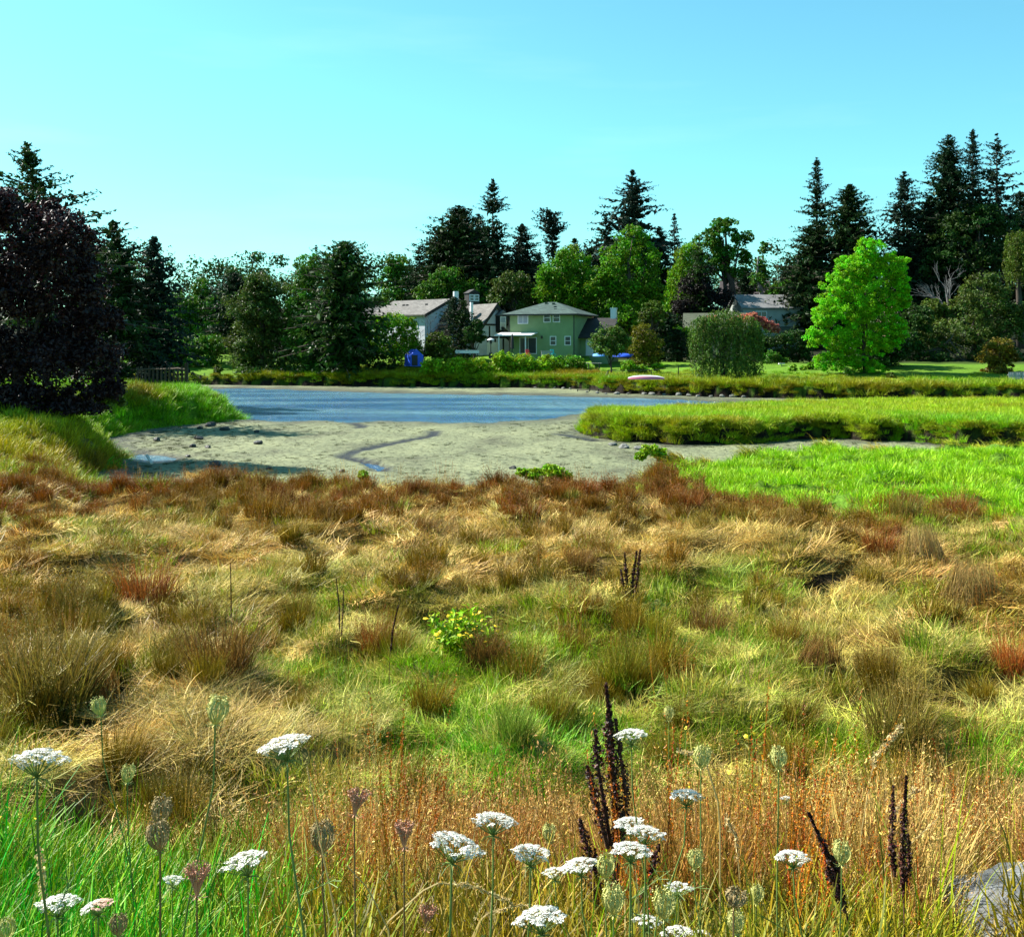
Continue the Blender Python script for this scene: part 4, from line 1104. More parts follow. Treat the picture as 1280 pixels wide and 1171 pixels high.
# --- centre skyline
broadleaf('broadleaf_tree', 'round-headed green tree left of the big dark firs', 'tree', [(498, 332, 20, 16), (488, 350, 20, 18), (508, 350, 20, 20), (497, 370, 30, 16)], 195, 'mid', n=7000, size=.5, seed=23)
conifer('fir_tree', 'small dark spiky conifer beside the round-headed tree', 524, 309, 20, 190, 'fir', 24, low=.05, nb=90, ns=12, prof=.5)
conifer('fir_tree', 'massive dark fir left of the tallest centre spire', 574, 258, 44, 185, 'fir2', 25, low=.04, nb=230, ns=16, prof=.42, irr=.5, droop=.22, size=1.1)
conifer('fir_tree', 'dark fir leaning against the massive fir on its left side', 549, 285, 30, 186, 'fir2', 26, low=.04, nb=150, ns=14, prof=.4, irr=.5, size=1.1)
conifer('fir_tree', 'tallest narrow spire above the chimney in the centre', 616, 224, 30, 180, 'fir', 27, low=.03, nb=170, ns=14, prof=.62, irr=.6, droop=.2, gaps=.3)
conifer('fir_tree', 'dark fir filling the gap between massive fir and spire', 598, 268, 30, 188, 'fir', 28, low=.04, nb=140, ns=14, prof=.42)
conifer('fir_tree', 'dark spiky fir right of the centre spire', 653, 280, 30, 185, 'firblue', 29, low=.04, nb=150, ns=14, prof=.55, irr=.5)
conifer('pine_tree', 'flat-topped pine on a bare leaning trunk', 690, 266, 24, 185, 'firblue', 30, low=.62, nb=55, ns=13, flat=True, droop=.1, irr=.5, base_px=692, size=1.1)
conifer('fir_tree', 'dark low conifer right behind the flat-topped pine', 718, 298, 26, 190, 'fir', 31, low=.05, nb=110, ns=13, prof=.55)
conifer('fir_tree', 'grand dark fir with open branches above the bright maple', 791, 213, 52, 190, 'firblue', 32, low=.1, nb=170, ns=15, prof=.72, irr=.7, gaps=.35, droop=.3, size=1.1)
conifer('fir_tree', 'short dark conifer at the left foot of the grand fir', 757, 271, 30, 190, 'fir', 33, low=.05, nb=110, ns=13, prof=.6)
conifer('fir_tree', 'small bluish spire right of the grand fir', 843, 268, 16, 200, 'firblue', 34, low=.1, nb=90, ns=11, prof=.65)
conifer('fir_tree', 'dark rounded conifer between maple and small bluish spire', 824, 284, 26, 192, 'fir', 35, low=.05, nb=130, ns=13, prof=.4)
broadleaf('maple_tree', 'bright green tall tree right behind the green house roof', 'tree', [(790, 300, 24, 22), (770, 330, 30, 26), (808, 325, 24, 28), (760, 365, 34, 30), (798, 360, 34, 36), (780, 395, 44, 26), (815, 385, 20, 30), (742, 350, 22, 20)], 165, 'grass', n=21000, size=.4, seed=36)
broadleaf('broadleaf_tree', 'bright mid green broad tree above the left half of the green house roof', 'tree', [(715, 325, 26, 20), (690, 345, 26, 22), (725, 350, 28, 24), (702, 370, 34, 22), (735, 380, 26, 18), (680, 368, 18, 18)], 168, 'grass', n=14000, size=.4, seed=37)
broadleaf('broadleaf_tree', 'dull olive green tree behind the timbered house', 'tree', [(640, 355, 26, 18), (655, 372, 24, 20), (625, 370, 20, 16), (665, 390, 22, 16)], 170, 'olive', n=8000, size=.42, seed=38)
conifer('cypress_tree', 'dark narrow column tree between the two white houses', 567, 372, 15, 146, 'fir', 39, low=.0, nb=110, ns=9, prof=.25, irr=.25, size=.8)
conifer('cypress_tree', 'olive green narrow column tree right of the dark column', 580, 376, 13, 145, 'cedar', 40, low=.0, nb=100, ns=9, prof=.3, irr=.25, size=.8)
broadleaf('broadleaf_tree', 'small dark round tree in front of the timbered house', 'tree', [(594, 408, 10, 10), (588, 418, 13, 12), (599, 421, 10, 9)], 143, 'dark', n=4000, size=.3, seed=41)
broadleaf('shrub', 'dark bush with grey green leaves right of the blue shed', 'bush', [(548, 428, 17, 16), (556, 442, 18, 12), (538, 440, 9, 14)], 141, 'olive2', n=5000, size=.3, seed=42)
broadleaf('broadleaf_tree', 'large airy tree with sky showing through on the centre right skyline', 'tree', [(905, 283, 24, 11), (925, 298, 18, 12), (885, 300, 24, 16), (912, 318, 26, 14), (932, 322, 10, 12), (888, 330, 24, 16), (920, 340, 18, 10)], 190, 'mid', n=8500, size=.5, seed=43, subr=.27)
bare_tree('bare_tree', 'wispy pale tree top left of the airy tree', 865, 272, 0, 195, M_BARK, 6, spread=.35)
weeping('weeping_conifer', 'bright green drooping conifer beside the dark purple tree on the hill', [(862, 315, 16, 14), (856, 340, 19, 18), (848, 368, 18, 18), (840, 392, 14, 12)], 172, 'apple', n_str=330, leaves=22, size=.42, seed=44, hang=(.4, 1.1))
broadleaf('broadleaf_tree', 'near black purple tree with grey glints below the airy tree', 'tree', [(878, 345, 18, 18), (868, 365, 26, 22), (892, 372, 24, 24), (858, 388, 24, 18), (885, 398, 28, 16)], 168, 'darkpurple', n=11000, size=.38, seed=45)
conifer('cypress_tree', 'tall narrow dark green tree in front of the near black purple tree', 874, 303, 14, 167, 'dark', 46, low=.3, nb=90, ns=9, prof=.4, irr=.3)
broadleaf('birch_tree', 'slender birch with thin crown beside the open sky at centre right', 'tree', [(954, 312, 7, 12), (951, 332, 9, 14), (948, 352, 12, 14), (955, 345, 9, 10)], 178, 'mid', n=3000, size=.38, seed=47, bark=M_BARK_W)
broadleaf('broadleaf_tree', 'low green tree between the birch and the right-hand firs', 'tree', [(972, 362, 13, 10), (985, 358, 13, 12), (965, 370, 12, 8)], 180, 'mid', n=3000, size=.42, seed=48)
# fill behind the houses
for px_, top_, hw_, Y_, k_, sd_, lab_ in ((478, 372, 24, 205, 'fir2', 120, 'dark fir low behind the bare tree and the far left roof'), (541, 330, 26, 198, 'fir', 121, 'dark fir behind the massive fir, left of the chimney flue'), (634, 322, 26, 200, 'fir', 122, 'dark fir behind the olive tree, between the spire and the spiky fir'),
        (672, 316, 26, 202, 'firblue', 123, 'dark fir behind the flat-topped pine, left side'), (706, 318, 28, 203, 'fir2', 124, 'dark fir behind the flat-topped pine, right side'), (738, 310, 28, 202, 'fir', 125, 'dark fir behind the left shoulder of the bright maple'),
        (858, 318, 30, 205, 'fir2', 126, 'dark fir behind the drooping bright conifer'), (932, 335, 26, 206, 'fir', 127, 'dark fir behind the right half of the airy tree'), (985, 335, 34, 190, 'fir2', 128, 'dark fir low in the gap between birch and right-hand firs')):
    conifer('fir_tree', lab_, px_, top_, hw_, Y_, k_, sd_, low=.02, nb=130, ns=13, prof=.45)
broadleaf('broadleaf_tree', 'mid green tree filling in behind the two white houses', 'tree', [(560, 352, 26, 20), (540, 368, 26, 18), (585, 362, 26, 18), (605, 372, 22, 14)], 178, 'mid', n=9000, size=.42, seed=129)
# --- gardens in the middle
broadleaf('round_shrub', 'clipped yellow-green ball-shaped small tree left of the willow', 'bush', [(815, 388, 17, 14), (806, 398, 15, 11), (824, 398, 14, 12)], 143, 'olive2', n=5500, size=.24, seed=50, subr=.22)
conifer('cypress_tree', 'dark green low spreading conifer behind the ball-shaped tree', 832, 392, 26, 146, 'fir', 51, low=.0, nb=90, ns=12, prof=.35)
broadleaf('shrub', 'yellow and orange tinged bush between the round green tree and the lawn', 'bush', [(805, 415, 18, 12), (798, 432, 18, 16), (815, 435, 18, 18), (806, 450, 20, 10)], 138, 'yellow', n=7000, size=.25, seed=52)
broadleaf('broadleaf_tree', 'round light green small tree on a thin trunk right of the green house', 'tree', [(762, 418, 20, 14), (748, 428, 14, 12), (776, 428, 14, 13), (762, 436, 22, 10)], 130, 'willow', n=8000, size=.24, seed=53, r0=.1)
broadleaf('shrub', 'bright green bushes along the left lawn edge before the wire fence', 'bush', [(785, 458, 12, 8), (802, 462, 11, 6), (792, 466, 8, 5)], 127, 'apple', n=3500, size=.22, seed=54, trunk=False)
broadleaf('shrub', 'single bright green cushion bush on the lawn behind the canoe', 'bush', [(822, 459, 9, 6)], 128, 'apple', n=1600, size=.2, seed=55, trunk=False)
conifer('cypress_tree', 'short black-green cypress standing on the lawn left of the willow', 846, 412, 13, 142, 'fir', 56, low=.0, nb=90, ns=9, prof=.3, irr=.2, size=.8)
broadleaf('shrub', 'pale bright green bush behind the short cypress', 'bush', [(850, 412, 14, 6), (834, 424, 9, 12), (864, 425, 12, 16), (866, 442, 9, 10)], 145, 'apple', n=3800, size=.28, seed=57)
weeping('willow_tree', 'grey-green weeping willow standing on the bank right of the canoe', [(880, 405, 17, 14), (905, 398, 22, 16), (928, 405, 20, 14), (895, 425, 26, 22), (925, 430, 26, 22), (942, 420, 12, 16), (876, 430, 13, 18), (910, 455, 34, 14)], 110, 'willow', n_str=720, leaves=30, size=.24, seed=58, hang=(.5, 1.3), base_px=908)
broadleaf('flowering_tree', 'salmon pink flowering tree crown right of the willow', 'tree', [(935, 398, 15, 8), (950, 404, 14, 8), (962, 409, 11, 7), (918, 402, 10, 7), (892, 402, 10, 8), (882, 408, 7, 8), (970, 413, 7, 4)], 136, 'pink', n=7500, size=.26, seed=59, up=.6)
broadleaf('broadleaf_tree', 'dark spreading tree under the pink flowers', 'tree', [(965, 425, 24, 12), (990, 425, 22, 14), (985, 445, 30, 14), (955, 442, 18, 16), (1005, 440, 14, 14)], 132, 'dark', n=9000, size=.28, seed=60)
broadleaf('shrub', 'low flat green bush in shade before the dark spreading tree', 'bush', [(965, 445, 12, 6), (978, 450, 10, 5), (960, 455, 9, 6)], 124, 'mid', n=2200, size=.22, seed=61, trunk=False)
broadleaf('shrub', 'small bright bushes at the left foot of the lime green tree', 'bush', [(992, 462, 7, 7), (1005, 462, 8, 5), (1016, 458, 8, 7)], 116, 'apple', n=2600, size=.22, seed=62, trunk=False)
broadleaf('lime_tree', 'brilliant lime green large tree with billowing crown at right', 'tree', [(1090, 315, 26, 20), (1060, 335, 24, 18), (1115, 330, 24, 20), (1045, 360, 26, 24), (1085, 350, 32, 26), (1120, 355, 20, 22), (1035, 390, 26, 24), (1070, 388, 32, 28), (1106, 382, 28, 24), (1020, 420, 20, 18), (1050, 425, 30, 24), (1036, 452, 22, 16), (1068, 456, 26, 14), (1128, 372, 14, 18), (1092, 425, 30, 28), (1118, 415, 20, 24), (1088, 462, 24, 12)], 112, 'lime', n=110000, size=.175, base_px=1082, seed=63, r0=.2, sub=20, subr=.26, fat=.80)
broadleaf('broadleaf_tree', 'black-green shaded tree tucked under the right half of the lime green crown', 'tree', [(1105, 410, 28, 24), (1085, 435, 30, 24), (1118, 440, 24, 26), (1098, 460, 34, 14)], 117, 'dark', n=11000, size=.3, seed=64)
# --- right-hand firs
FR = dict(irr=.5, droop=.22)
conifer('fir_tree', 'slender tall spire at the left end of the right-hand firs', 1021, 197, 26, 168, 'fir', 70, low=.05, nb=190, ns=13, prof=.7, irr=.5, gaps=.3)
conifer('fir_tree', 'broad shaggy fir with blunt top right of the slender spire', 1062, 231, 46, 165, 'fir2', 71, low=.02, nb=240, ns=16, prof=.5, **FR)
conifer('fir_tree', 'dark wide fir skirt sloping down to the birch gap', 1012, 285, 40, 166, 'fir2', 72, low=.02, nb=180, ns=14, prof=.55, **FR)
conifer('fir_tree', 'isolated pointed fir with open lower branches between the fir groups', 1130, 214, 36, 166, 'firblue', 73, low=.15, nb=140, ns=14, prof=.65, irr=.5, droop=.3)
conifer('fir_tree', 'tall full fir at the left of the highest group', 1186, 169, 40, 164, 'fir', 74, low=.05, nb=240, ns=15, prof=.5, **FR)
conifer('fir_tree', 'highest fir in the middle of the right-hand group', 1216, 163, 26, 166, 'firblue', 75, low=.05, nb=190, ns=13, prof=.5, irr=.6)
conifer('fir_tree', 'airy layered fir with sky between its branches near the right edge', 1246, 168, 34, 168, 'firblue', 76, low=.25, nb=75, ns=16, prof=.55, irr=.5, droop=.25, size=.9)
conifer('fir_tree', 'dark fir right behind the airy layered fir', 1275, 240, 44, 172, 'fir', 77, low=.05, nb=160, ns=14, prof=.5)
conifer('fir_tree', 'dark fir below and left of the highest group', 1160, 250, 40, 166, 'fir', 78, low=.02, nb=190, ns=14, prof=.4)
broadleaf('broadleaf_tree', 'broad black-green tree mass under the airy layered fir', 'tree', [(1225, 275, 30, 24), (1255, 285, 26, 26), (1195, 290, 30, 26), (1225, 320, 50, 30), (1270, 320, 26, 30), (1180, 330, 30, 26)], 160, 'dark', n=15000, size=.42, seed=79)
bare_tree('bare_tree', 'white leafless birch standing before the dark firs at right', 1188, 302, 0, 150, M_BARK_W, 9, spread=.26, depth=4)
broadleaf('broadleaf_tree', 'olive yellow-green tree right of the lime green tree', 'tree', [(1170, 385, 20, 14), (1192, 388, 18, 14), (1180, 405, 28, 18), (1205, 375, 14, 14), (1212, 362, 12, 14)], 142, 'olive2', n=9000, size=.32, seed=80)
broadleaf('broadleaf_tree', 'dark green big-leaved round tree at right above the ochre bush', 'tree', [(1230, 355, 24, 18), (1250, 375, 28, 24), (1215, 385, 28, 26), (1235, 410, 38, 28), (1195, 420, 34, 26), (1270, 410, 26, 36), (1215, 445, 44, 20), (1160, 430, 26, 26)], 132, 'olive', n=20000, size=.3, seed=81)
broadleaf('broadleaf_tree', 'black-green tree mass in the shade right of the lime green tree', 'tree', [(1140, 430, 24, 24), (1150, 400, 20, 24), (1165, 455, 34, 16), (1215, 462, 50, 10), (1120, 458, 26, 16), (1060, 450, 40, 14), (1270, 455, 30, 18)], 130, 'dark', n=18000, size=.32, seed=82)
broadleaf('shrub', 'ochre orange bush at the right edge on the bank', 'bush', [(1248, 434, 20, 12), (1236, 448, 15, 14), (1260, 448, 16, 14), (1248, 462, 20, 10)], 110, 'ochre', n=6500, size=.24, seed=83)
weeping('weeping_birch', 'yellow-green weeping tree cut by the right edge', [(1272, 300, 16, 16), (1290, 310, 30, 30), (1270, 330, 12, 18)], 150, 'olive2', n_str=260, leaves=24, size=.34, seed=84, hang=(.5, 1.1))
broadleaf('shrub', 'small round bush at the foot of the lime green tree, right side', 'bush', [(1114, 471, 8, 5)], 108, 'olive2', n=900, size=.2, seed=85, trunk=False)
broadleaf('shrub', 'dark bush left of the lime green tree trunk', 'bush', [(1060, 464, 8, 6)], 109, 'mid', n=1000, size=.2, seed=86, trunk=False)
# --- the clipped hedge in front of the houses: one bush beside another
hx = [(543, 458, 17, 9, 'clipped hedge bush nearest the blue shed'), (572, 458, 16, 11, 'hedge bush below the white garden table'), (600, 459, 17, 12, 'hedge bush below the patio heater'),
      (628, 455, 17, 14, 'hedge bush left of the red chair'), (656, 456, 18, 13, 'hedge bush below the red chair'), (684, 457, 17, 12, 'hedge bush below the turquoise chair'), (713, 457, 20, 14, 'round dark hedge bush at the right end below the white door')]
for q, (px, py, rx, rz, lab) in enumerate(hx):
    broadleaf('hedge_bush', lab, 'bush', [(px, py - 1, rx, rz * 1.12), (px - rx * .4, py + 3, rx * .8, rz), (px + rx * .4, py + 4, rx * .8, rz)], 133.5, 'hedge' if q < 6 else 'grass', n=5200, size=.26, seed=90 + q, trunk=False, group='hedge bushes before the houses')
# low growth under the left trees
broadleaf('shrub', 'shaded undergrowth with yellow-green leaves beneath the purple tree', 'bush', [(15, 500, 24, 14), (60, 508, 26, 12), (100, 505, 26, 12), (140, 500, 22, 12), (-30, 500, 40, 20)], 47, 'olive2', n=9000, size=.16, seed=99, trunk=False)
# a far wood closes the view behind the houses: one mass
rng = np.random.default_rng(12)
Pw = []
for q in range(80):
    px = -400 + q * 32 + rng.uniform(-15, 15); Yw = rng.uniform(235, 285); b = ground_at(px, Yw)
    hh = rng.uniform(12, 19)
    Pw.append((b[0], b[1], b[2] + hh * .5, hh * .5, hh * .4, hh * .55))
a = lobe_leaves(np.array(Pw), 110000, .75, rng)
wood = foliage('far_wood', *a[:3], a[3], a[4], a[5], a[6], leafmat('dark'), None, rng)
tag(wood, kind='stuff')

# ------------------------------------------------------------------ grasses
M_GRASS = mat_grass("grass_blades", 'INSTANCER', 0.15)

def blades(n, rng, R, L, wd, lean0, curl, az=None, lv=4, clump=0.0, z0=0.0, lift=None):
    """n curved tapering blades. R spread radius, L (lo,hi) length, lean0 (lo,hi) start angle from vertical, curl (lo,hi) added bend
    col: r = position along the blade, g = blade's own shade, b = own hue"""
    a = rng.uniform(0, 2 * math.pi, n); r = R * np.sqrt(rng.random(n))
    root = np.stack([r * np.cos(a), r * np.sin(a), np.full(n, z0)], -1)
    if clump: root[:, :2] *= (1 - clump)
    az = (a + rng.normal(size=n) * .9) if az is None else az
    ln = rng.uniform(*L, n); th0 = rng.uniform(*lean0, n); cu = rng.uniform(*curl, n)
    t = np.linspace(0, 1, lv)
    th = th0[:, None] + cu[:, None] * t[None, :]
    ds = ln[:, None] / (lv - 1)
    h = np.concatenate([np.zeros((n, 1)), np.cumsum(np.sin((th[:, 1:] + th[:, :-1]) / 2) * ds, 1)], 1)
    v = np.concatenate([np.zeros((n, 1)), np.cumsum(np.cos((th[:, 1:] + th[:, :-1]) / 2) * ds, 1)], 1)
    twist = rng.normal(size=(n, 1)) * .25 * t[None, :]
    ax = np.cos(az[:, None] + twist); ay = np.sin(az[:, None] + twist)
    C = root[:, None, :] + np.stack([h * ax, h * ay, v], -1)
    if lift is not None: C[:, :, 2] = np.maximum(C[:, :, 2], lift * rng.random((n, 1)))
    fa = rng.uniform(0, math.pi, n)                        # which way the flat side faces
    S = np.stack([np.cos(fa), np.sin(fa), rng.normal(size=n) * .15], -1)[:, None, :]
    w = wd * rng.uniform(.6, 1.3, n)[:, None, None] * (1 - .82 * t ** 1.5)[None, :, None] * .5
    V = np.stack([C - S * w, C + S * w], 2).reshape(-1, 3)
    b = np.arange(n)[:, None] * (2 * lv); k = np.arange(lv - 1)[None, :] * 2
    Q = np.stack([b + k, b + k + 1, b + k + 3, b + k + 2], -1).reshape(-1, 4)
    col = np.ones((n, lv, 2, 4)); col[..., 0] = t[None, :, None]; col[..., 1] = rng.random((n, 1, 1)); col[..., 2] = rng.random((n, 1, 1))
    return V, Q, col.reshape(-1, 4), C

def seed_heads(C, rng, m, size, span=.35, slim=.35):
    """small husks along the last part of every stalk"""
    n, lv, _ = C.shape
    P = []; T = []; 
    for q in range(m):
        t = (1 - span * rng.random(n)) * (lv - 1); i = np.minimum(t.astype(int), lv - 2); f = (t - i)[:, None]
        k = np.arange(n)
        P.append(C[k, i] * (1 - f) + C[k, i + 1] * f + rng.normal(size=(n, 3)) * size * .35); T.append(C[k, i + 1] - C[k, i])
    P = np.vstack(P); T = unit(np.vstack(T)) + rng.normal(size=(len(P), 3)) * .45
    N = unit(rng.normal(size=(len(P), 3))); s = size * rng.uniform(.6, 1.4, len(P))
    V, Q = leaf_quads(P, N, T, s, s * slim, rng)
    col = np.stack([np.full(len(V), .95), np.repeat(rng.random(len(P)), 4), np.repeat(rng.random(len(P)), 4), np.ones(len(V))], -1)
    return V, Q, col

def join(*parts):
    V = []; Q = []; C = []; n = 0
    for p in parts:
        V.append(p[0]); Q.append(p[1] + n); C.append(p[2]); n += len(p[0])
    return np.vstack(V), np.vstack(Q), np.vstack(C)

def var_mesh(name, parts, mat=None):
    V, Q, C = join(*parts)
    return make_mesh(name, V, [Q], mat or M_GRASS, C)

def g_tussock(seed, fine=True, tall=1.0):
    r = np.random.default_rng(seed); k = 1.0 if fine else .55
    p = [blades(int(520 * k), r, .19, (.28 * tall, .56 * tall), .008 if fine else .016, (.0, .28), (.0, .75)),
         blades(int(110 * k), r, .22, (.25, .5), .007 if fine else .013, (.4, 1.0), (.6, 1.5))]
    s = blades(int(46 * k), r, .14, (.5 * tall, .78 * tall), .004 if fine else .008, (.0, .35), (.0, .5))
    p += [s, seed_heads(s[3], r, 16 if fine else 5, .014 if fine else .04)]
    return p
def g_mat(seed, fine=True):
    """grass combed flat by the wind: blades run roughly +x, arching low"""
    r = np.random.default_rng(seed); n = 330 if fine else 190
    az = r.normal(size=n) * .8
    a = blades(n, r, .42, (.14, .40), .008 if fine else .015, (.9, 1.55), (-.1, .7), az=az, lv=5, lift=.05)
    m = n // 4
    b = blades(m, r, .42, (.12, .28), .006 if fine else .012, (.3, 1.2), (.3, 1.2), az=r.normal(size=m) * .9, lv=4)
    return [a, b]
def g_short(seed, fine=True):
    r = np.random.default_rng(seed); n = 260 if fine else 130
    return [blades(n, r, .30, (.08, .24), .006 if fine else .013, (.05, .7), (.1, 1.1))]
def g_stalks(seed):
    r = np.random.default_rng(seed)
    s = blades(16, r, .22, (.5, .85), .0045, (.0, .22), (-.1, .35), lv=5)
    return [s, seed_heads(s[3], r, 26, .013, .3), blades(30, r, .2, (.25, .5), .005, (.1, .5), (.1, .9))]
def g_lawnblades(seed):
    r = np.random.default_rng(seed)
    return [blades(90, r, .45, (.10, .24), .02, (.1, .7), (.1, .9), lv=3)]
def g_marsh(seed):
    r = np.random.default_rng(seed)
    return [blades(130, r, .40, (.22, .48), .022, (.0, .5), (.2, 1.2), lv=3)]
def g_droop(seed):
    """bank-edge tuft hanging over: blades run towards +x and down"""
    r = np.random.default_rng(seed); n = 130
    return [blades(n, r, .35, (.35, .75), .022, (.3, .9), (.8, 1.9), az=r.normal(size=n) * .6, lv=4)]
def g_sorrel(seed):
    r = np.random.default_rng(seed)
    s = blades(9, r, .12, (.55, .95), .005, (.0, .14), (-.05, .2), lv=5)
    return [s, seed_heads(s[3], r, 110, .008, .62, .6)]
def g_tallgreen(seed):
    r = np.random.default_rng(seed)
    return [blades(30, r, .16, (.25, .60), .007, (.0, .30), (.05, .8), lv=6)]

PLANTED = []
def scatter(name, P, rot, scl, tint, tint2, meshes, kind='stuff'):
    """one object of the given kind: the variant meshes set out over points by a geometry node tree"""
    n = len(P); PLANTED.append(P)
    me = bpy.data.meshes.new(name)
    me.vertices.add(n); me.vertices.foreach_set("co", np.ascontiguousarray(P, np.float32).ravel())
    def attr(nm, ty, dom, data, key):
        a = me.attributes.new(nm, ty, dom); a.data.foreach_set(key, np.ascontiguousarray(data).ravel())
    attr("rot", 'FLOAT_VECTOR', 'POINT', rot.astype(np.float32), "vector")
    attr("scl", 'FLOAT_VECTOR', 'POINT', scl.astype(np.float32), "vector")
    one = np.ones((n, 1), np.float32)
    attr("tint", 'FLOAT_COLOR', 'POINT', np.hstack([np.clip(tint, 0, 1), one]).astype(np.float32), "color")
    attr("tint2", 'FLOAT_COLOR', 'POINT', np.hstack([np.clip(tint2, 0, 1), one]).astype(np.float32), "color")
    attr("pick", 'INT', 'POINT', RNG.integers(0, len(meshes), n).astype(np.int32), "value")
    me.update()
    o = bpy.data.objects.new(name, me); COL.objects.link(o)
    if kind: o['kind'] = kind
    ng = bpy.data.node_groups.new(name, 'GeometryNodeTree')
    ng.interface.new_socket("Geometry", in_out='INPUT', socket_type='NodeSocketGeometry')
    ng.interface.new_socket("Geometry", in_out='OUTPUT', socket_type='NodeSocketGeometry')
    N = ng.nodes; L = ng.links
    gi = N.new("NodeGroupInput"); go = N.new("NodeGroupOutput"); jn = N.new("GeometryNodeJoinGeometry"); ip = N.new("GeometryNodeInstanceOnPoints")
    for q, m in enumerate(meshes):
        src = bpy.data.objects.get("variant_" + m.name) or bpy.data.objects.new("variant_" + m.name, m)
        oi = N.new("GeometryNodeObjectInfo"); oi.inputs['Object'].default_value = src
        g2 = N.new("GeometryNodeGeometryToInstance")
        L.new(oi.outputs['Geometry'], g2.inputs[0]); L.new(g2.outputs[0], jn.inputs[0])
    def named(nm, ty):
        a = N.new("GeometryNodeInputNamedAttribute"); a.data_type = ty; a.inputs['Name'].default_value = nm
        return [s for s in a.outputs if s.enabled and s.name == 'Attribute'][0]
    er = N.new("FunctionNodeEulerToRotation"); L.new(named("rot", 'FLOAT_VECTOR'), er.inputs[0])
    L.new(gi.outputs[0], ip.inputs['Points']); L.new(jn.outputs[0], ip.inputs['Instance'])
    ip.inputs['Pick Instance'].default_value = True
    L.new(named("pick", 'INT'), ip.inputs['Instance Index']); L.new(er.outputs[0], ip.inputs['Rotation']); L.new(named("scl", 'FLOAT_VECTOR'), ip.inputs['Scale'])
    L.new(ip.outputs[0], go.inputs[0])
    md = o.modifiers.new("scatter", 'NODES'); md.node_group = ng
    return o

def cand(n, y0, y1, wk=.50, w0=2.5, p=1.0):
    """candidate points over the wedge the picture sees (and a margin beside it), uniform on the ground"""
    y = y0 + (y1 - y0) * RNG.random(int(n * 2.2)); k = RNG.random(len(y)) < (wk * y + w0) / (wk * y1 + w0)
    y = y[k][:n]; x = (RNG.random(len(y)) * 2 - 1) * (wk * y + w0)
    return x, y
def rgbmix(a, b, w): return a * (1 - w[:, None]) + b * w[:, None]
def satur(c, k=1.22):
    c = np.array(c); l_ = (c * np.array([.3, .6, .1])).sum(); return np.clip(l_ + (c - l_) * k, .003, 1)
def pal(n, base, var=.25): return .86 * satur(base)[None, :] * (1 + RNG.uniform(-var, var, (n, 1))) * (1 + RNG.uniform(-.1, .1, (n, 3)))
def pose(n, tilt=.12):
    return np.stack([RNG.normal(size=n) * tilt, RNG.normal(size=n) * tilt, RNG.uniform(0, 2 * math.pi, n)], -1)
def scl3(s, zv=.2): return np.stack([s, s, s * RNG.uniform(1 - zv, 1 + zv, len(s))], -1)

V_TUS = [var_mesh("tussock_fine_%d" % i, g_tussock(10 + i)) for i in range(4)]
V_TUSF = [var_mesh("tussock_wide_%d" % i, g_tussock(20 + i, False)) for i in range(4)]
V_MAT = [var_mesh("flat_fine_%d" % i, g_mat(30 + i)) for i in range(4)]
V_MATF = [var_mesh("flat_wide_%d" % i, g_mat(40 + i, False)) for i in range(4)]
V_SHORT = [var_mesh("short_fine_%d" % i, g_short(50 + i)) for i in range(3)]
V_SHORTF = [var_mesh("short_wide_%d" % i, g_short(60 + i, False)) for i in range(3)]
V_STALK = [var_mesh("stalks_%d" % i, g_stalks(70 + i)) for i in range(4)]
V_LAWN = [var_mesh("lawn_%d" % i, g_lawnblades(80 + i)) for i in range(3)]
V_MARSH = [var_mesh("marsh_%d" % i, g_marsh(84 + i)) for i in range(4)]
V_DROOP = [var_mesh("droop_%d" % i, g_droop(90 + i)) for i in range(3)]
V_SORREL = [var_mesh("sorrel_%d" % i, g_sorrel(94 + i)) for i in range(4)]
V_TALL = [var_mesh("tall_green_%d" % i, g_tallgreen(98 + i)) for i in range(4)]

C_STRAW = (0.68, 0.50, 0.215); C_STRAWP = (0.56, 0.37, 0.20); C_RUST = (0.27, 0.095, 0.018); C_BROWN = (0.19, 0.105, 0.025); C_OLIVE = (0.19, 0.165, 0.018)
C_GREEN = (0.155, 0.40, 0.008); C_VIVID = (0.32, 0.52, 0.005); C_YG = (0.30, 0.42, 0.014); C_REDMAT = (0.34, 0.14, 0.05)

def flow(x, y):
    """direction in which the wind has combed the grass"""
    return 0.2 + 3.6 * (fbm(x * .45, y * .45, 0, 2) - .5) * 2 + 2.6 * (vnoise(x * 1.5, y * 1.5, 2) - .5)

# --- the near meadow
# lodged straw
x, y = cand(9000, 3.4, 34)
z = gz(x, y); d, isl = inland(x, y); px, py, br, g, s, t = near_zone(x, y, z)
w = np.clip(.50 + .70 * np.clip(s, 0, 1.2) - .55 * np.clip(g, 0, 1) - .25 * np.clip(t, 0, 1), .05, 1) * (1 - br) * (d > .7) * sstep(5.2, 7.5, y) * (1 - .92 * hollow(x, y))
k = RNG.random(len(x)) < w
x, y, z, s, g, t, px, py = [a[k] for a in (x, y, z, s, g, t, px, py)]; n = len(x)
red = blobs(px, py, [(1130, 742, 110, 26, 1), (1250, 720, 60, 20, .6), (150, 920, 70, 30, .35), (520, 670, 60, 12, .4), (480, 700, 50, 10, .4)]) * .9 + .25 * (vnoise(x * .9, y * .9, 1) > .72)
c = rgbmix(pal(n, C_STRAW, .3), pal(n, C_REDMAT, .3), np.clip(red, 0, 1)); c = rgbmix(c, pal(n, C_OLIVE, .3), np.clip(.3 + .9 * (vnoise(x * 1.1, y * 1.1, 4) - .55), 0, 1)); c = rgbmix(c, pal(n, C_GREEN, .3), np.clip(g - .2, 0, .6))
rot = np.stack([RNG.normal(size=n) * .15, RNG.normal(size=n) * .15, flow(x, y) + RNG.normal(size=n) * .5], -1)
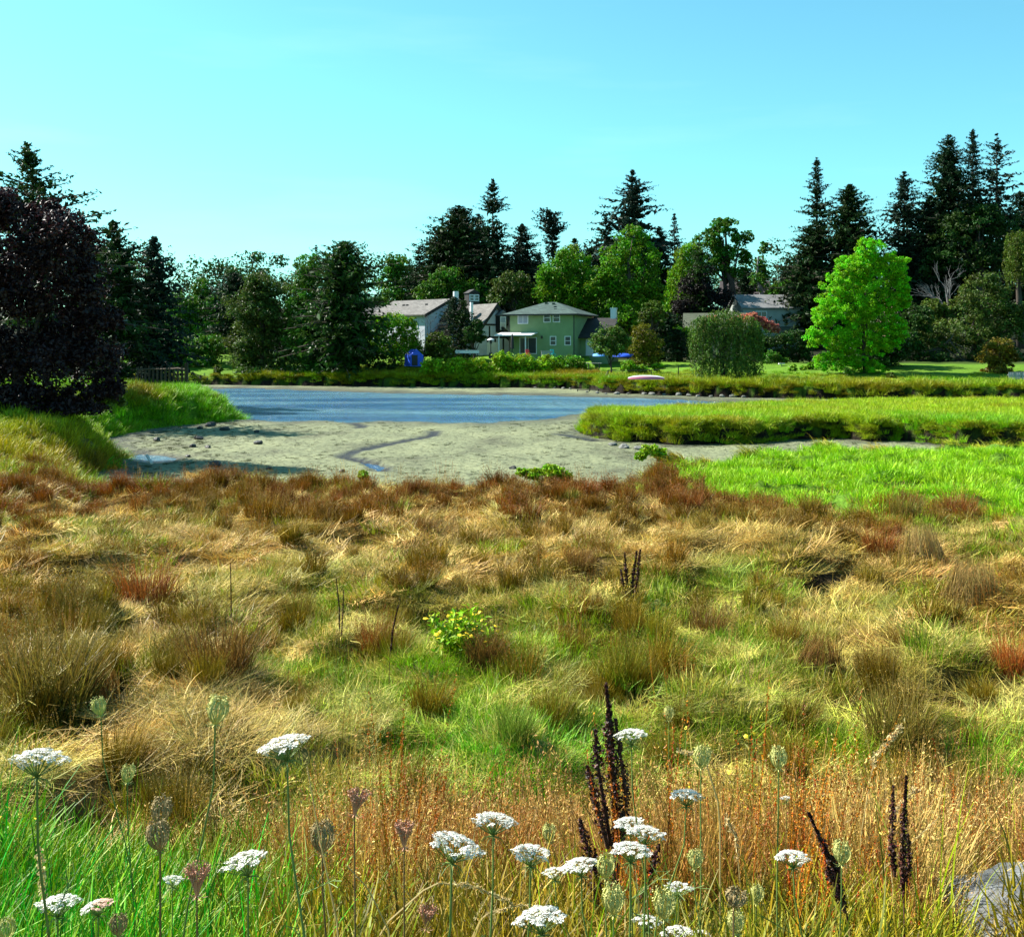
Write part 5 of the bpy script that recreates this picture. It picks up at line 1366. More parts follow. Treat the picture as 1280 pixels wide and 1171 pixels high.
sc = RNG.uniform(.75, 1.25, n); P = np.stack([x, y, z - .02], -1)
nr = y < 13
for nm, kk, V in (("flattened_straw_grass", nr, V_MAT), ("far_flattened_straw_grass", ~nr, V_MATF)):
    scatter(nm, P[kk], rot[kk], scl3(sc[kk]), c[kk], c[kk] * np.array([1.1, 1.08, 1.05]), V)

# tussocks
x, y = cand(12500, 5.0, 36)
z = gz(x, y); d, isl = inland(x, y); px, py, br, g, s, t = near_zone(x, y, z)
w = np.clip(.10 + .60 * np.clip(t, 0, 1.3) - .22 * np.clip(s, 0, 1.2) - .1 * np.clip(g, 0, 1), .012, .8) * (1 - br) * (d > .4) * (1 - .9 * hollow(x, y)) * (1 + 1.6 * hollow(x + .42, y - .2))
k = RNG.random(len(x)) < w
x, y, z, s, g, t, px, py = [a[k] for a in (x, y, z, s, g, t, px, py)]; n = len(x)
rw = np.clip(sstep(720, 600, py) * 1.0 + 1.1 * (vnoise(x * .45, y * .45, 3) - .55) - .3 * sstep(700, 900, px) * sstep(660, 600, py), 0, 1)
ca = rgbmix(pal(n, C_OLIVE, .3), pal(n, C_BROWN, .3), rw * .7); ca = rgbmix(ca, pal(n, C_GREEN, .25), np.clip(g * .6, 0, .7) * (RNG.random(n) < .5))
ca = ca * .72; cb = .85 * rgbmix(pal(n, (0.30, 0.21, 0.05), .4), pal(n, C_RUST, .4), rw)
sc = RNG.uniform(.36, .82, n) * (1 + .25 * (vnoise(x * .25, y * .25, 1) > .7))
P = np.stack([x, y, z - .03], -1); rot = pose(n, .16)
nr = y < 14
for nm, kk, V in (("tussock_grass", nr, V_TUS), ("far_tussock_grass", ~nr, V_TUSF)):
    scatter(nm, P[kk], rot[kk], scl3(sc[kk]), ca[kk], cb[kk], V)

# green grass
x, y = cand(12000, 3.6, 38)
z = gz(x, y); d, isl = inland(x, y); px, py, br, g, s, t = near_zone(x, y, z)
w = np.clip(.18 + .9 * np.clip(g, 0, 1.1) - .5 * np.clip(s, 0, 1), .08, 1) * (1 - br) * (d > .5) * (1 - .85 * hollow(x, y)) + br * (d > .2)
k = RNG.random(len(x)) < w
x, y, z, s, g, t, px, py, br = [a[k] for a in (x, y, z, s, g, t, px, py, br)]; n = len(x)
c = rgbmix(pal(n, C_OLIVE, .3), pal(n, C_GREEN, .3), np.clip(.1 + g * .75, 0, 1)); c = rgbmix(c, pal(n, C_YG, .25), np.clip(1.3 * (vnoise(x * .8, y * .8, 0) - .3), 0, .85))
c = rgbmix(c, pal(n, C_VIVID, .2), br); c = rgbmix(c, pal(n, C_YG, .3), br * np.clip(1.6 * (vnoise(x * .5, y * .9, 2) - .55), 0, 1))
tip = rgbmix(c, pal(n, (0.42, 0.33, 0.10), .3), np.clip(.45 * RNG.random(n), 0, 1) * (1 - br))
sc = RNG.uniform(.75, 1.35, n); P = np.stack([x, y, z - .02], -1); rot = pose(n, .14)
nr = y < 14
for nm, kk, V in (("green_grass", nr, V_SHORT), ("far_green_grass", ~nr, V_SHORTF)):
    scatter(nm, P[kk], rot[kk], scl3(sc[kk], .3), c[kk], tip[kk], V)
# short dry growth under everything
x, y = cand(7000, 4.5, 36); z = gz(x, y); d, isl = inland(x, y); px, py, br, g, s, t = near_zone(x, y, z); k = (br < .5) & (d > .3) & (RNG.random(len(x)) < .5 * (1 - .95 * hollow(x, y))); x, y, z, g = x[k], y[k], z[k], g[k]; n = len(x)
c = rgbmix(rgbmix(pal(n, (0.40, 0.28, 0.10), .35), pal(n, C_OLIVE, .3), RNG.random(n)), pal(n, C_YG, .3), np.clip(g - .1, 0, .8))
scatter("short_dry_grass", np.stack([x, y, z - .02], -1), pose(n, .2), scl3(RNG.uniform(.6, 1.1, n), .3), c, rgbmix(c, pal(n, C_STRAW, .3), RNG.random(n)), V_SHORTF)
# thin spots are filled in
Q = np.vstack(PLANTED); bs = .30; cnt = {}
for a_, b_ in zip(np.floor(Q[:, 0] / bs).astype(int), np.floor(Q[:, 1] / bs).astype(int)): cnt[(a_, b_)] = cnt.get((a_, b_), 0) + 1
x, y = cand(16000, 5.2, 36); z = gz(x, y); d, isl = inland(x, y); px, py, br, g, s, t = near_zone(x, y, z)
few = np.array([cnt.get((a_, b_), 0) <= 1 for a_, b_ in zip(np.floor(x / bs).astype(int), np.floor(y / bs).astype(int))])
k = few & (br < .3) & (d > .6) & (hollow(x, y) < .25); x, y, z, g = x[k], y[k], z[k], g[k]; n = len(x)
c = rgbmix(rgbmix(pal(n, C_STRAW, .35), pal(n, C_OLIVE, .3), 1.0 * (RNG.random(n) < .4)), pal(n, C_YG, .3), np.clip(g, 0, .8))
scatter("patchy_dry_grass", np.stack([x, y, z - .01], -1), pose(n, .2), scl3(RNG.uniform(.6, 1.0, n), .3), c, rgbmix(c, pal(n, C_STRAW, .3), RNG.random(n)), V_MAT + V_SHORT)
# thin seeding stalks
x, y = cand(5200, 3.4, 30)
z = gz(x, y); d, isl = inland(x, y); px, py, br, g, s, t = near_zone(x, y, z)
w = np.clip(.30 - .25 * np.clip(s, 0, 1) + .2 * np.clip(t, 0, 1), .05, 1) * (1 - br) * (d > .5) * (.35 + .65 * (vnoise(x * .6, y * .6, 1) > .45))
k = RNG.random(len(x)) < w; x, y, z, px = x[k], y[k], z[k], px[k]; n = len(x)
scatter("seeding_grass_stalks", np.stack([x, y, z - .02], -1), pose(n, .1), scl3(RNG.uniform(.5, 1.0, n)), pal(n, (0.26, 0.20, 0.05), .3), rgbmix(pal(n, (0.45, 0.30, 0.10), .3), pal(n, C_RUST, .3), 1.0 * (RNG.random(n) < .4)), V_STALK)

def clear_slab(x, y):
    t = np.clip((y - 2.2) / 1.7, 0, 1); return np.hypot(x - (1.02 + .72 * t), (y - (2.2 + 1.7 * t))) > .30
# --- the near bank (embankment below the viewer)
# rust-red sorrel stems
x, y = cand(1500, 3.0, 6.6, .5, .6); z = gz(x, y); px, py = proj(x, y, z + .5)
w = np.clip(blobs(px, py, [(850, 1135, 130, 85, 1.0), (480, 1150, 90, 80, .9), (1200, 1010, 100, 120, .38), (1010, 1075, 80, 100, .35), (620, 1140, 160, 50, .4)]), 0, 1) * sstep(330, 420, px)
k = RNG.random(len(x)) < w * .62; k &= clear_slab(x, y); x, y, z = x[k], y[k], z[k]; n = len(x)
scatter("rust_red_sorrel", np.stack([x, y, z - .02], -1), pose(n, .1), scl3(RNG.uniform(.55, 1.0, n)), pal(n, (0.22, 0.10, 0.02), .3), rgbmix(pal(n, (0.42, 0.085, 0.012), .35), pal(n, (0.42, 0.20, 0.03), .3), RNG.random(n) ** 2), V_SORREL)
# tall bright green blades at bottom left
x, y = cand(2200, 2.3, 5.6, .5, .6); z = gz(x, y); px, py = proj(x, y, z + .5)
w = np.clip(sstep(400, 230, px) * sstep(4.3, 3.2, y) * (.25 + .75 * (vnoise(x * 2.2, y * 2.2, 1) > .42)) + .02 + .5 * blobs(px, py, [(760, 1120, 60, 70, 1), (1240, 950, 60, 80, 1)]), 0, 1)
k = (RNG.random(len(x)) < w) & clear_slab(x, y); x, y, z, px = x[k], y[k], z[k], px[k]; n = len(x)
lft = sstep(460, 300, px)
c = rgbmix(pal(n, C_YG, .3), rgbmix(pal(n, (0.05, 0.30, 0.008), .3), pal(n, (0.20, 0.33, 0.02), .3), (RNG.random(n) < .3) * 1.0), lft)
scatter("tall_green_grass", np.stack([x, y, z - .02], -1), pose(n, .1), scl3(RNG.uniform(.55, .95, n)), c, c * np.array([1.2, 1.1, .9]), V_TALL)
# undergrowth on the bank
x, y = cand(3600, 2.0, 7.5, .5, .8); z = gz(x, y); px, py = proj(x, y, z + .3); n = len(x)
lft = sstep(430, 250, px); c = rgbmix(rgbmix(pal(n, C_OLIVE, .35), pal(n, (0.27, 0.19, 0.035), .35), 1.0 * (RNG.random(n) < .55)), pal(n, C_GREEN, .3), np.clip(lft * .8 + .3 * RNG.random(n) * lft + .25 * (vnoise(x * 1.5, y * 1.5, 2) > .7), 0, 1))
k = (RNG.random(n) < .75) & clear_slab(x, y)
scatter("bank_grass", np.stack([x, y, z - .02], -1)[k], pose(n, .15)[k], scl3(RNG.uniform(.8, 1.4, n))[k], c[k], rgbmix(c, pal(n, (0.36, 0.24, 0.06), .3), RNG.random(n) * .7)[k], V_SHORT)
x, y = cand(900, 3.6, 7.5, .5, .8); z = gz(x, y); px, py = proj(x, y, z + .3); n = len(x); k = (RNG.random(n) < .6 * sstep(350, 500, px)) & clear_slab(x, y)
scatter("dry_bank_grass", np.stack([x, y, z - .02], -1)[k], pose(n, .15)[k], scl3(RNG.uniform(.6, 1.1, n))[k], pal(n, (0.30, 0.19, 0.05), .35)[k], rgbmix(pal(n, C_STRAW, .3), pal(n, C_RUST, .3), RNG.random(n))[k], V_TUS)

# --- island, far banks, left point
def region(n, x0, x1, y0, y1):
    x = RNG.uniform(x0, x1, n); y = RNG.uniform(y0, y1, n); d, isl = inland(x, y); return x, y, d, isl
x, y, d, isl = region(17000, 2, 46, 49, 79)
k = isl & (d > .25) & (np.abs(x) < .5 * y + 4); x, y, d = x[k], y[k], d[k]; z = gz(x, y); n = len(x)
rs = np.clip(2.2 * (fbm(x * .16, y * .5, 1, 3) - .53) + .35 * sstep(14, 5, x), 0, .75)
front = sstep(59, 53, y) 
c = rgbmix(rgbmix(1.25 * pal(n, C_YG, .2), pal(n, (0.22, 0.48, 0.008), .25), np.clip(front * .8 + 1.4 * (vnoise(x * .3, y * .3, 3) - .5), 0, 1)), pal(n, (0.34, 0.24, 0.03), .3), rs)
scatter("island_marsh_grass", np.stack([x, y, z - .03], -1), pose(n, .14), scl3(RNG.uniform(.55, 1.0, n), .3), c, rgbmix(c, pal(n, (0.36, 0.30, 0.05), .3), RNG.random(n) * .5), V_MARSH)

def edge_points(P, step):
    out = []
    m = len(P)
    for i in range(m):
        a = np.array(P[i]); b = np.array(P[(i + 1) % m]); L = np.hypot(*(b - a)); q = int(L / step) + 1
        for s in range(q): out.append((*(a + (b - a) * (s + RNG.random()) / q), math.atan2(b[1] - a[1], b[0] - a[0])))
    return np.array(out)
# tufts hanging over the bank edges
E = []
for P_, sgn in ((POND, -1), (ISLAND, 1)):
    for rep in range(3):
        e = edge_points(P_, .42)
        nx_, ny_ = -np.sin(e[:, 2]), np.cos(e[:, 2])
        off = RNG.uniform(.25, .95, len(e))
        # step inland
        for s_ in (1, -1):
            xx = e[:, 0] + s_ * nx_ * off; yy = e[:, 1] + s_ * ny_ * off
            dd, ii = inland(xx, yy); kk = (dd > .25) & (dd < 1.2) & (np.abs(xx) < .55 * yy + 6)
            E.append(np.stack([xx, yy, np.arctan2(-s_ * ny_, -s_ * nx_)], -1)[kk])
E = np.vstack(E); x, y = E[:, 0], E[:, 1]
kk = ~((y < 45) & (x > 2) & (RNG.random(len(x)) < .5)); E = E[kk]; x, y = E[:, 0], E[:, 1]; z = gz(x, y); n = len(x)
fr = y > 84; nearm = y < 45
c = rgbmix(pal(n, (0.26, 0.34, 0.02), .3), pal(n, (0.24, 0.17, 0.025), .3), np.clip(.35 * fr + .9 * (vnoise(x * .35, y * .35, 5) - .45) + .5 * nearm, 0, 1))
c = rgbmix(c, pal(n, (0.10, 0.33, 0.008), .25), (x < -10) * (~fr) * .8)
rot = np.stack([RNG.normal(size=n) * .1, RNG.normal(size=n) * .1, E[:, 2] + RNG.normal(size=n) * .35], -1)
scatter("bank_edge_grass", np.stack([x, y, z - .02], -1), rot, scl3(RNG.uniform(.6, 1.15, n) * np.where((y > 45) & (y < 82) & (x > 0), .95, 1.0)), c, c * np.array([1.2, 1.1, .9]), V_DROOP)
# far bank strip
x, y, d, isl = region(26000, -46, 62, 94, 146)
k = (~isl) & (d > .3) & (d < 9 + 5 * vnoise(x * .2, y * .2, 2)) & (np.abs(x) < .5 * y + 4) & (RNG.random(len(x)) < np.where(d < 6, 1, .4)); x, y, d = x[k], y[k], d[k]; z = gz(x, y); n = len(x)
rs = np.clip(.25 + 2.4 * (fbm(x * .12, y * .3, 4, 3) - .5), 0, .9) * sstep(10, 5, d)
c = rgbmix(rgbmix(pal(n, (0.30, 0.38, 0.015), .25), pal(n, (0.15, 0.40, 0.01), .25), np.clip(1.5 * (vnoise(x * .15, y * .2, 1) - .4), 0, 1)), pal(n, (0.30, 0.20, 0.03), .3), rs)
lawnL = (x < -33) & (y > 130)
scatter("far_bank_grass", np.stack([x, y, z - .03], -1)[~lawnL], pose(n, .15)[~lawnL], scl3(RNG.uniform(.7, 1.5, n) * np.where(d < 6, 1.15, .6) * np.where(np.hypot((x - 12.8) / 2.6, (y - 107) / 3.2) < 1, .35, 1), .3)[~lawnL], c[~lawnL], rgbmix(c, pal(n, (0.36, 0.27, 0.05), .3), RNG.random(n) * .5)[~lawnL], V_MARSH)
# left point and left shore
x, y, d, isl = region(14000, -36, -10, 29, 100)
k = (~isl) & (d > .3) & (np.abs(x) < .5 * y + 4); x, y, d = x[k], y[k], d[k]; z = gz(x, y); n = len(x); px, py = proj(x, y, z + .2)
yel = blobs(px, py, [(40, 555, 90, 26, 1.2), (150, 580, 60, 14, .8)]) + .35 * (y < 46); dry = blobs(px, py, [(175, 490, 30, 12, .8), (275, 488, 14, 8, .9), (110, 575, 60, 14, 1.0), (60, 500, 80, 14, .5)])
c = rgbmix(pal(n, (0.20, 0.45, 0.008), .3), pal(n, (0.42, 0.38, 0.04), .25), np.clip(yel, 0, 1)); c = rgbmix(c, pal(n, (0.30, 0.15, 0.03), .3), np.clip(dry, 0, .9))
scatter("left_shore_grass", np.stack([x, y, z - .03], -1), pose(n, .15), scl3(RNG.uniform(.6, 1.25, n) * np.where(y < 60, 1.0, 1.25) * np.where(np.hypot((x + 24.5) / 3, (y - 79) / 4) < 1, .6, 1), .3), c, rgbmix(c, pal(n, (0.30, 0.32, 0.04), .3), RNG.random(n) * .5), V_MARSH)

# ------------------------------------------------------------------ rocks, plank, single tussocks, plants and flowers
def on_ground(px, py, y0=2.5, y1=140):
    Y = np.linspace(y0, y1, 4000); X = (px - CX) / F * Y
    z = gz(X, Y); z = np.maximum(z, np.where(Y > 27, mud_z(X, Y)[0], -9))
    q = proj(X, Y, z)[1]
    k = np.nonzero(q <= py)[0]
    k = k[0] if len(k) else len(Y) - 1
    return np.array([X[k], Y[k], z[k]])

_bm = bmesh.new(); bmesh.ops.create_icosphere(_bm, subdivisions=3, radius=1.0)
ICO_V = np.array([v.co[:] for v in _bm.verts]); ICO_F = np.array([[v.index for v in f.verts] for f in _bm.faces]); _bm.free()
M_ROCKD = mat_plain("dark_wet_rock", (0.035, 0.036, 0.033), 0.6, 0.4, 9, 0.6)
M_ROCKP = mat_plain("pale_boulder", (0.15, 0.15, 0.135), 0.9, 0.4, 6, 0.6)
M_ROCKG = mat_plain("grey_slab_rock", (0.13, 0.133, 0.133), 0.85, 0.55, 11, 1.0, detail=9, stretch=(.4, 1.6, 1))
def rock(name, label, p, size, mat, seed, group=None, cat='rock', rz=0.0, sink=.25):
    r = np.random.default_rng(seed)
    V = ICO_V.copy(); n = 0
    for k in range(5):
        d = unit(r.normal(size=3)); c = r.uniform(.55, .85); h = V @ d; V = V - np.clip(h - c, 0, None)[:, None] * d * .85
    n = fbm(V[:, 0] * 2 + seed, V[:, 1] * 2 + V[:, 2] * 1.7, seed, 3) - .5
    V = V * (1 + .45 * n)[:, None] * np.array(size)
    V[:, 2] += size[2] * (1 - 2 * sink) * .8
    o = link_mesh(name, make_mesh(name, V, [ICO_F], mat, None, False), None, tuple(p), (0, 0, rz))
    return tag(o, label, cat, group)
DR = [(248, 549, 12, 'dark rock on the mud, upper left of the trio below the green point'), (241, 559, 12, 'dark rock on the mud, left of a smaller dark rock below the green point'), (260, 560, 9, 'small dark rock on the mud right of its twin below the green point'),
      (270, 583, 19, 'largest dark rock on the near mud by the meadow edge'), (235, 571, 8, 'dark rock on the mud right of the blue puddle'), (281, 538, 13, 'dark flat rock on the mud close to the tip of the green point'),
      (321, 541, 10, 'dark flat stone out on the mud right of the green tip'), (323, 555, 13, 'low dark stone alone in the middle of the left mud'), (263, 533, 16, 'dark rock tucked under the bank of the green tip'),
      (196, 551, 12, 'dark rock at the bank foot left of the mud'), (337, 587, 9, 'small dark stone near the meadow edge left of the creek'), (428, 590, 10, 'dark stone on the near mud below the creek bend'), (642, 586, 11, 'dark driftwood-like stone on the mud near the middle meadow edge'), (250, 536, 9, 'small dark stone at the foot of the green point')]
for q, (px, py, w, lab) in enumerate(DR):
    p = on_ground(px, py); s = w * p[1] / F / 2
    rock('rock', lab, p, (s, s * .8, s * .55), M_ROCKD, 40 + q, rz=q * 1.3)
PR = [(672, 488, 6), (700, 489, 7), (712, 490, 8), (722, 490, 6), (745, 494, 6), (762, 497, 9), (774, 498, 6), (790, 498, 12), (806, 498, 7), (828, 498, 11), (840, 499, 12), (856, 499, 7), (872, 498, 14), (884, 498, 10), (900, 500, 8), (917, 500, 9), (932, 500, 12), (947, 500, 14), (958, 500, 9),
      (1062, 499, 7), (1075, 498, 8), (1090, 499, 6), (1104, 498, 9), (1118, 499, 7), (1132, 498, 6), (1148, 499, 9), (1166, 499, 7), (1192, 501, 7), (1236, 502, 8), (1263, 503, 9)]
ORD = ['leftmost', 'second from left', 'third from left', 'fourth from left', 'fifth from left', 'sixth from left', 'seventh from left', 'eighth from left']
BL = []
for lo, hi, lm in ((0, 730, 'under the right end of the hedge'), (730, 782, 'at the inner corner of the shore left of the canoe'), (782, 850, 'right below the canoe'), (850, 910, 'below the weeping willow'), (910, 1000, 'on the mud right of the willow'), (1000, 1100, 'below the lime green tree'), (1100, 1180, 'right of the lime green tree'), (1180, 1300, 'below the ochre bush')):
    m = [p for p in PR if lo <= p[0] < hi]
    BL += ['%s pale boulder %s' % ('rightmost' if j == len(m) - 1 else ORD[j], lm) for j in range(len(m))]
for q, (px, py, w) in enumerate(PR):
    Y = 4.3 * F / (py - HZ); x = (px - CX) / F * Y
    ys = np.linspace(Y - 14, Y + 14, 300); dd = inland(np.full(300, x), ys)[0]; k = np.argmin(np.abs(dd + .15) + .02 * np.abs(ys - Y)); Y = ys[k]
    s = w * Y / F / 2 * .75
    rock('boulder', BL[q], (x, Y, .12), (s, s * .8, s * .55), M_ROCKP, 80 + q, 'boulders along the far bank foot', 'boulder', q * .9, .3)
for q, (px, py, w, lab) in enumerate(((766, 557, 12, 'pale stone at the bank foot, left of three below the grassy island'), (780, 560, 16, 'pale flat stone, middle of three below the grassy island'), (797, 562, 13, 'pale stone, right of three below the grassy island'))):
    p = on_ground(px, py); s = w * p[1] / F / 2; rock('rock', lab, p, (s, s, s * .5), M_ROCKP, 120 + q)
rock('rock_slab', 'grey weathered rock slab in the grass at the lower right corner', (1.86, 3.72, gz1(1.86, 3.72) + .08), (.32, .50, .16), M_ROCKG, 7, rz=.35)
pk = MB(); pk.box((0, 0, .04), (.95, .09, .05)); pk = pk.build('driftwood_plank', M_WOODL); p = on_ground(190, 586, 20); pk.location = (p[0], p[1] - .3, p[2] + .35); pk.rotation_euler = (.1, .25, -1.05)
tag(pk, 'pale bleached plank at the meadow edge below the blue puddle', 'plank')

def g_cone(seed):
    r = np.random.default_rng(seed); n = 420; a = r.uniform(0, 2 * math.pi, n)
    V, Q, C, c = blades(n, r, .02, (.38, .55), .007, (.34, .62), (-.35, -.1), az=a + math.pi)
    off = np.stack([np.cos(a), np.sin(a), 0 * a], -1) * (.22 + .05 * r.random(n))[:, None]
    V = V + np.repeat(off, 8, axis=0)
    return [(V, Q, C, c), blades(120, r, .3, (.25, .5), .007, (.9, 1.4), (.2, .8))]
def tmat(nm, a, b):
    m = bpy.data.materials.get(nm) or mat_grass(nm, (a, b), .22); return m
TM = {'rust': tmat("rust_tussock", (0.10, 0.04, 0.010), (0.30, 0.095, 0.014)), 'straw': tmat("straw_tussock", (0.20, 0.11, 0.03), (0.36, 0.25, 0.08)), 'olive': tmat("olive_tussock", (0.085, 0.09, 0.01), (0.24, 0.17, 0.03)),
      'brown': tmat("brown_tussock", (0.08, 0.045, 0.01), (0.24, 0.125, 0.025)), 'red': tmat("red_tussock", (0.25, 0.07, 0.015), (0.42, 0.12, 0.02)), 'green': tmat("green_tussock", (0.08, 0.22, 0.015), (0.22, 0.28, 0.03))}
M_CONE = [make_mesh("cone_tussock_%d" % i, *[(lambda j: (j[0], [j[1]]))(join(*g_cone(400 + i)))][0], M_GRASS, join(*g_cone(400 + i))[2]) for i in range(2)]
TT = [(183, 770, 74, 'rust', 0, 'upright russet grass clump with black shaded foot in the left meadow'), (275, 858, 96, 'brown', 0, 'tall brown grass clump with thin upright stalks left of centre'),
      (1213, 764, 52, 'straw', 1, 'peaked straw tussock like a small tent near the right edge'), (1155, 714, 44, 'straw', 1, 'peaked straw tussock beside the reddish flattened grass'),
      (1270, 848, 60, 'red', 0, 'rust red bushy tussock cut by the right edge'), (470, 818, 50, 'rust', 0, 'wide russet mound of grass left of the yellow-flowered plant'), (606, 832, 54, 'brown', 0, 'brown peaked clump right of the yellow-flowered plant'),
      (1022, 850, 46, 'brown', 1, 'brown peaked tussock with black hollow at right of centre'), (970, 634, 20, 'olive', 0, 'dark olive clump at the near border of the bright green flat'), (62, 895, 125, 'olive', 0, 'biggest olive brown tussock at the left edge above the white flower'),
      (92, 772, 50, 'olive', 0, 'olive grass clump with pale drooping tips at left'), (722, 716, 38, 'brown', 0, 'olive brown clump above the dark dock spikes'), (1100, 700, 48, 'rust', 0, 'rusty clump left of the peaked straw tussocks'),
      (886, 800, 48, 'brown', 0, 'brown clump with nodding seed heads right of the dark dock spikes'), (372, 778, 44, 'olive', 0, 'olive clump with drooping seed heads left of centre'), (42, 718, 36, 'brown', 0, 'dark brown clump with shaded hollow at the far left'),
      (1132, 652, 42, 'olive', 0, 'dark olive clump left of its neighbour below the bright green flat'), (1200, 655, 44, 'rust', 0, 'rust brown clump right below the bright green flat'), (642, 925, 52, 'green', 0, 'dark green fountain of grass in the lower middle'),
      (1122, 945, 95, 'olive', 0, 'tall olive clump of drooping blades at lower right'), (1205, 1105, 150, 'brown', 0, 'dark brown clump just behind the grey rock slab'), (530, 668, 30, 'brown', 0, 'small dark clump in the pale straw above centre'), (865, 640, 30, 'rust', 0, 'rust clump at the left corner of the bright green flat'),
      (110, 915, 70, 'brown', 1, 'black-hollowed peaked tussock behind the green seed head at left')]
for q, (px, py, hp, key, cone, lab) in enumerate(TT):
    p = on_ground(px, py); h = hp / F * p[1]
    me = M_CONE[q % 2] if cone else V_TUS[q % 4]
    s = h / (.36 if cone else .56)
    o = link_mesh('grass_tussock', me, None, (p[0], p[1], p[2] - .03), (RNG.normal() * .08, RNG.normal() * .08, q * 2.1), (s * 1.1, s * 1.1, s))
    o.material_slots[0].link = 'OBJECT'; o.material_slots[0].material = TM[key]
    tag(o, lab, 'grass clump', 'single grass tussocks of the meadow')

# --- leafy plants at the meadow edge
broadleaf('leafy_shrub', 'yellow-green leafy plant at the meadow edge before the grassy island', 'plant', [(812, 563, 13, 9), (826, 568, 12, 8), (800, 570, 9, 7)], 33.5, 'hedge', n=1500, size=.10, seed=201, trunk=False)
broadleaf('leafy_shrub', 'broad yellow-green leafy plants at the meadow edge left of the bright flat', 'plant', [(690, 589, 16, 9), (668, 592, 14, 8), (706, 596, 12, 9), (652, 590, 8, 6)], 27.5, 'hedge', n=2600, size=.085, seed=202, trunk=False)
broadleaf('leafy_shrub', 'small yellow-green plant alone at the meadow edge below the creek', 'plant', [(455, 594, 8, 7)], 27.5, 'hedge', n=500, size=.08, seed=203, trunk=False)

# --- docks: dark brown seed spikes
M_DOCK = mat_leaf("dock_seeds", (0.030, 0.010, 0.008), trans=.05, var=.6, second=(0.10, 0.026, 0.016)); M_DOCKS = mat_plain("dock_stem", (0.06, 0.025, 0.015), .8, .3, 20)
def polyl(P, n=24):
    P = np.array(P, float); t = np.linspace(0, len(P) - 1, n); return np.stack([np.interp(t, np.arange(len(P)), P[:, k]) for k in range(3)], -1)
def dock(label, spikes, Y, base, rad, seed, size):
    """spikes: lists of photo points from foot to tip at distance Y"""
    rng = np.random.default_rng(seed); b = ground_at(base, Y); u = thing('dock_plant', label, 'plant', tuple(b))
    for q, sp_ in enumerate(spikes):
        off = rng.uniform(-.04, .04) * Y / 4
        C = np.array([at(px, py, Y) - b + np.array([0, off, 0]) for px, py in sp_])
        if q == 0: C = np.vstack([[0, 0, -.05], C])
        C = polyl(C, 30)
        k = MB(); k.tube(C, np.linspace(rad * .35, rad * .12, 30), 5); k.build('stem', M_DOCKS, u)
        m = int(42 * np.linalg.norm(np.diff(C, axis=0), axis=1).sum() / size * .35)
        a0 = .45 if q == 0 and len(sp_) > 2 else .12
        tt = rng.uniform(a0, 1, m) * 29; i = np.minimum(tt.astype(int), 28); f = (tt - i)[:, None]
        cl = .55 + .6 * vnoise(tt * 1.1, np.full(m, seed + q * 3.0), 1); tap = np.clip((29 - tt) / 7, .25, 1)
        d = rng.normal(size=(m, 3)); P = C[i] * (1 - f) + C[i + 1] * f + unit(d) * (rad * np.sqrt(rng.random(m)) * tap * cl)[:, None]
        s = size * rng.uniform(.6, 1.3, m)
        foliage('seed_spike', P, unit(rng.normal(size=(m, 3))), rng.normal(size=(m, 3)), s, s * .75, rng.random(m), vnoise(tt * .8, np.full(m, 1.0 * q), 2), M_DOCK, u, rng)
dock('dark dock plant with three black-brown spikes standing in the middle meadow', [[(789, 776), (790, 735), (796, 688)], [(787, 770), (784, 735), (781, 690)], [(792, 770), (797, 730), (801, 688)], [(788, 752), (779, 730), (776, 712)]], 14.4, 789, .034, 1, .03)
dock('tallest black-brown dock with many spikes in the lower middle foreground', [[(772, 1100), (768, 980), (757, 852)], [(764, 1060), (748, 960), (745, 915)], [(775, 1060), (781, 985), (768, 895)], [(760, 1060), (744, 1000), (734, 957)], [(760, 1140), (738, 1070), (724, 1021)], [(790, 1160), (815, 1100), (826, 1060)], [(770, 1010), (760, 930), (762, 880)], [(768, 1165), (770, 1090), (776, 1020)], [(752, 1165), (742, 1110), (744, 1060)]], 3.3, 770, .021, 2, .0105)
dock('dark dock spike standing upright in the lower right grass', [[(1127, 1150), (1124, 1060), (1129, 966)], [(1122, 1100), (1118, 1060), (1120, 985)], [(1128, 1110), (1135, 1075), (1133, 1040)]], 3.1, 1128, .013, 3, .009)
dock('leaning dark dock spike left of the upright one at lower right', [[(1066, 1165), (1046, 1090), (1014, 1021)], [(1056, 1140), (1040, 1100), (1034, 1082)], [(1050, 1110), (1052, 1080), (1048, 1060)]], 3.0, 1070, .014, 4, .0095)
dock('small thin dark dock stalk left of the yellow-flowered plant', [[(486, 830), (490, 790), (497, 758)]], 11.8, 486, .010, 5, .014)
dock('thin dark stalk pair standing in the left centre meadow', [[(424, 800), (424, 760), (420, 722)], [(428, 800), (430, 765), (431, 735)]], 12.6, 426, .008, 6, .012)
dock('reddish thin stalk rising left of the tall brown clump', [[(288, 790), (288, 740), (287, 704)]], 13.0, 288, .007, 7, .011)

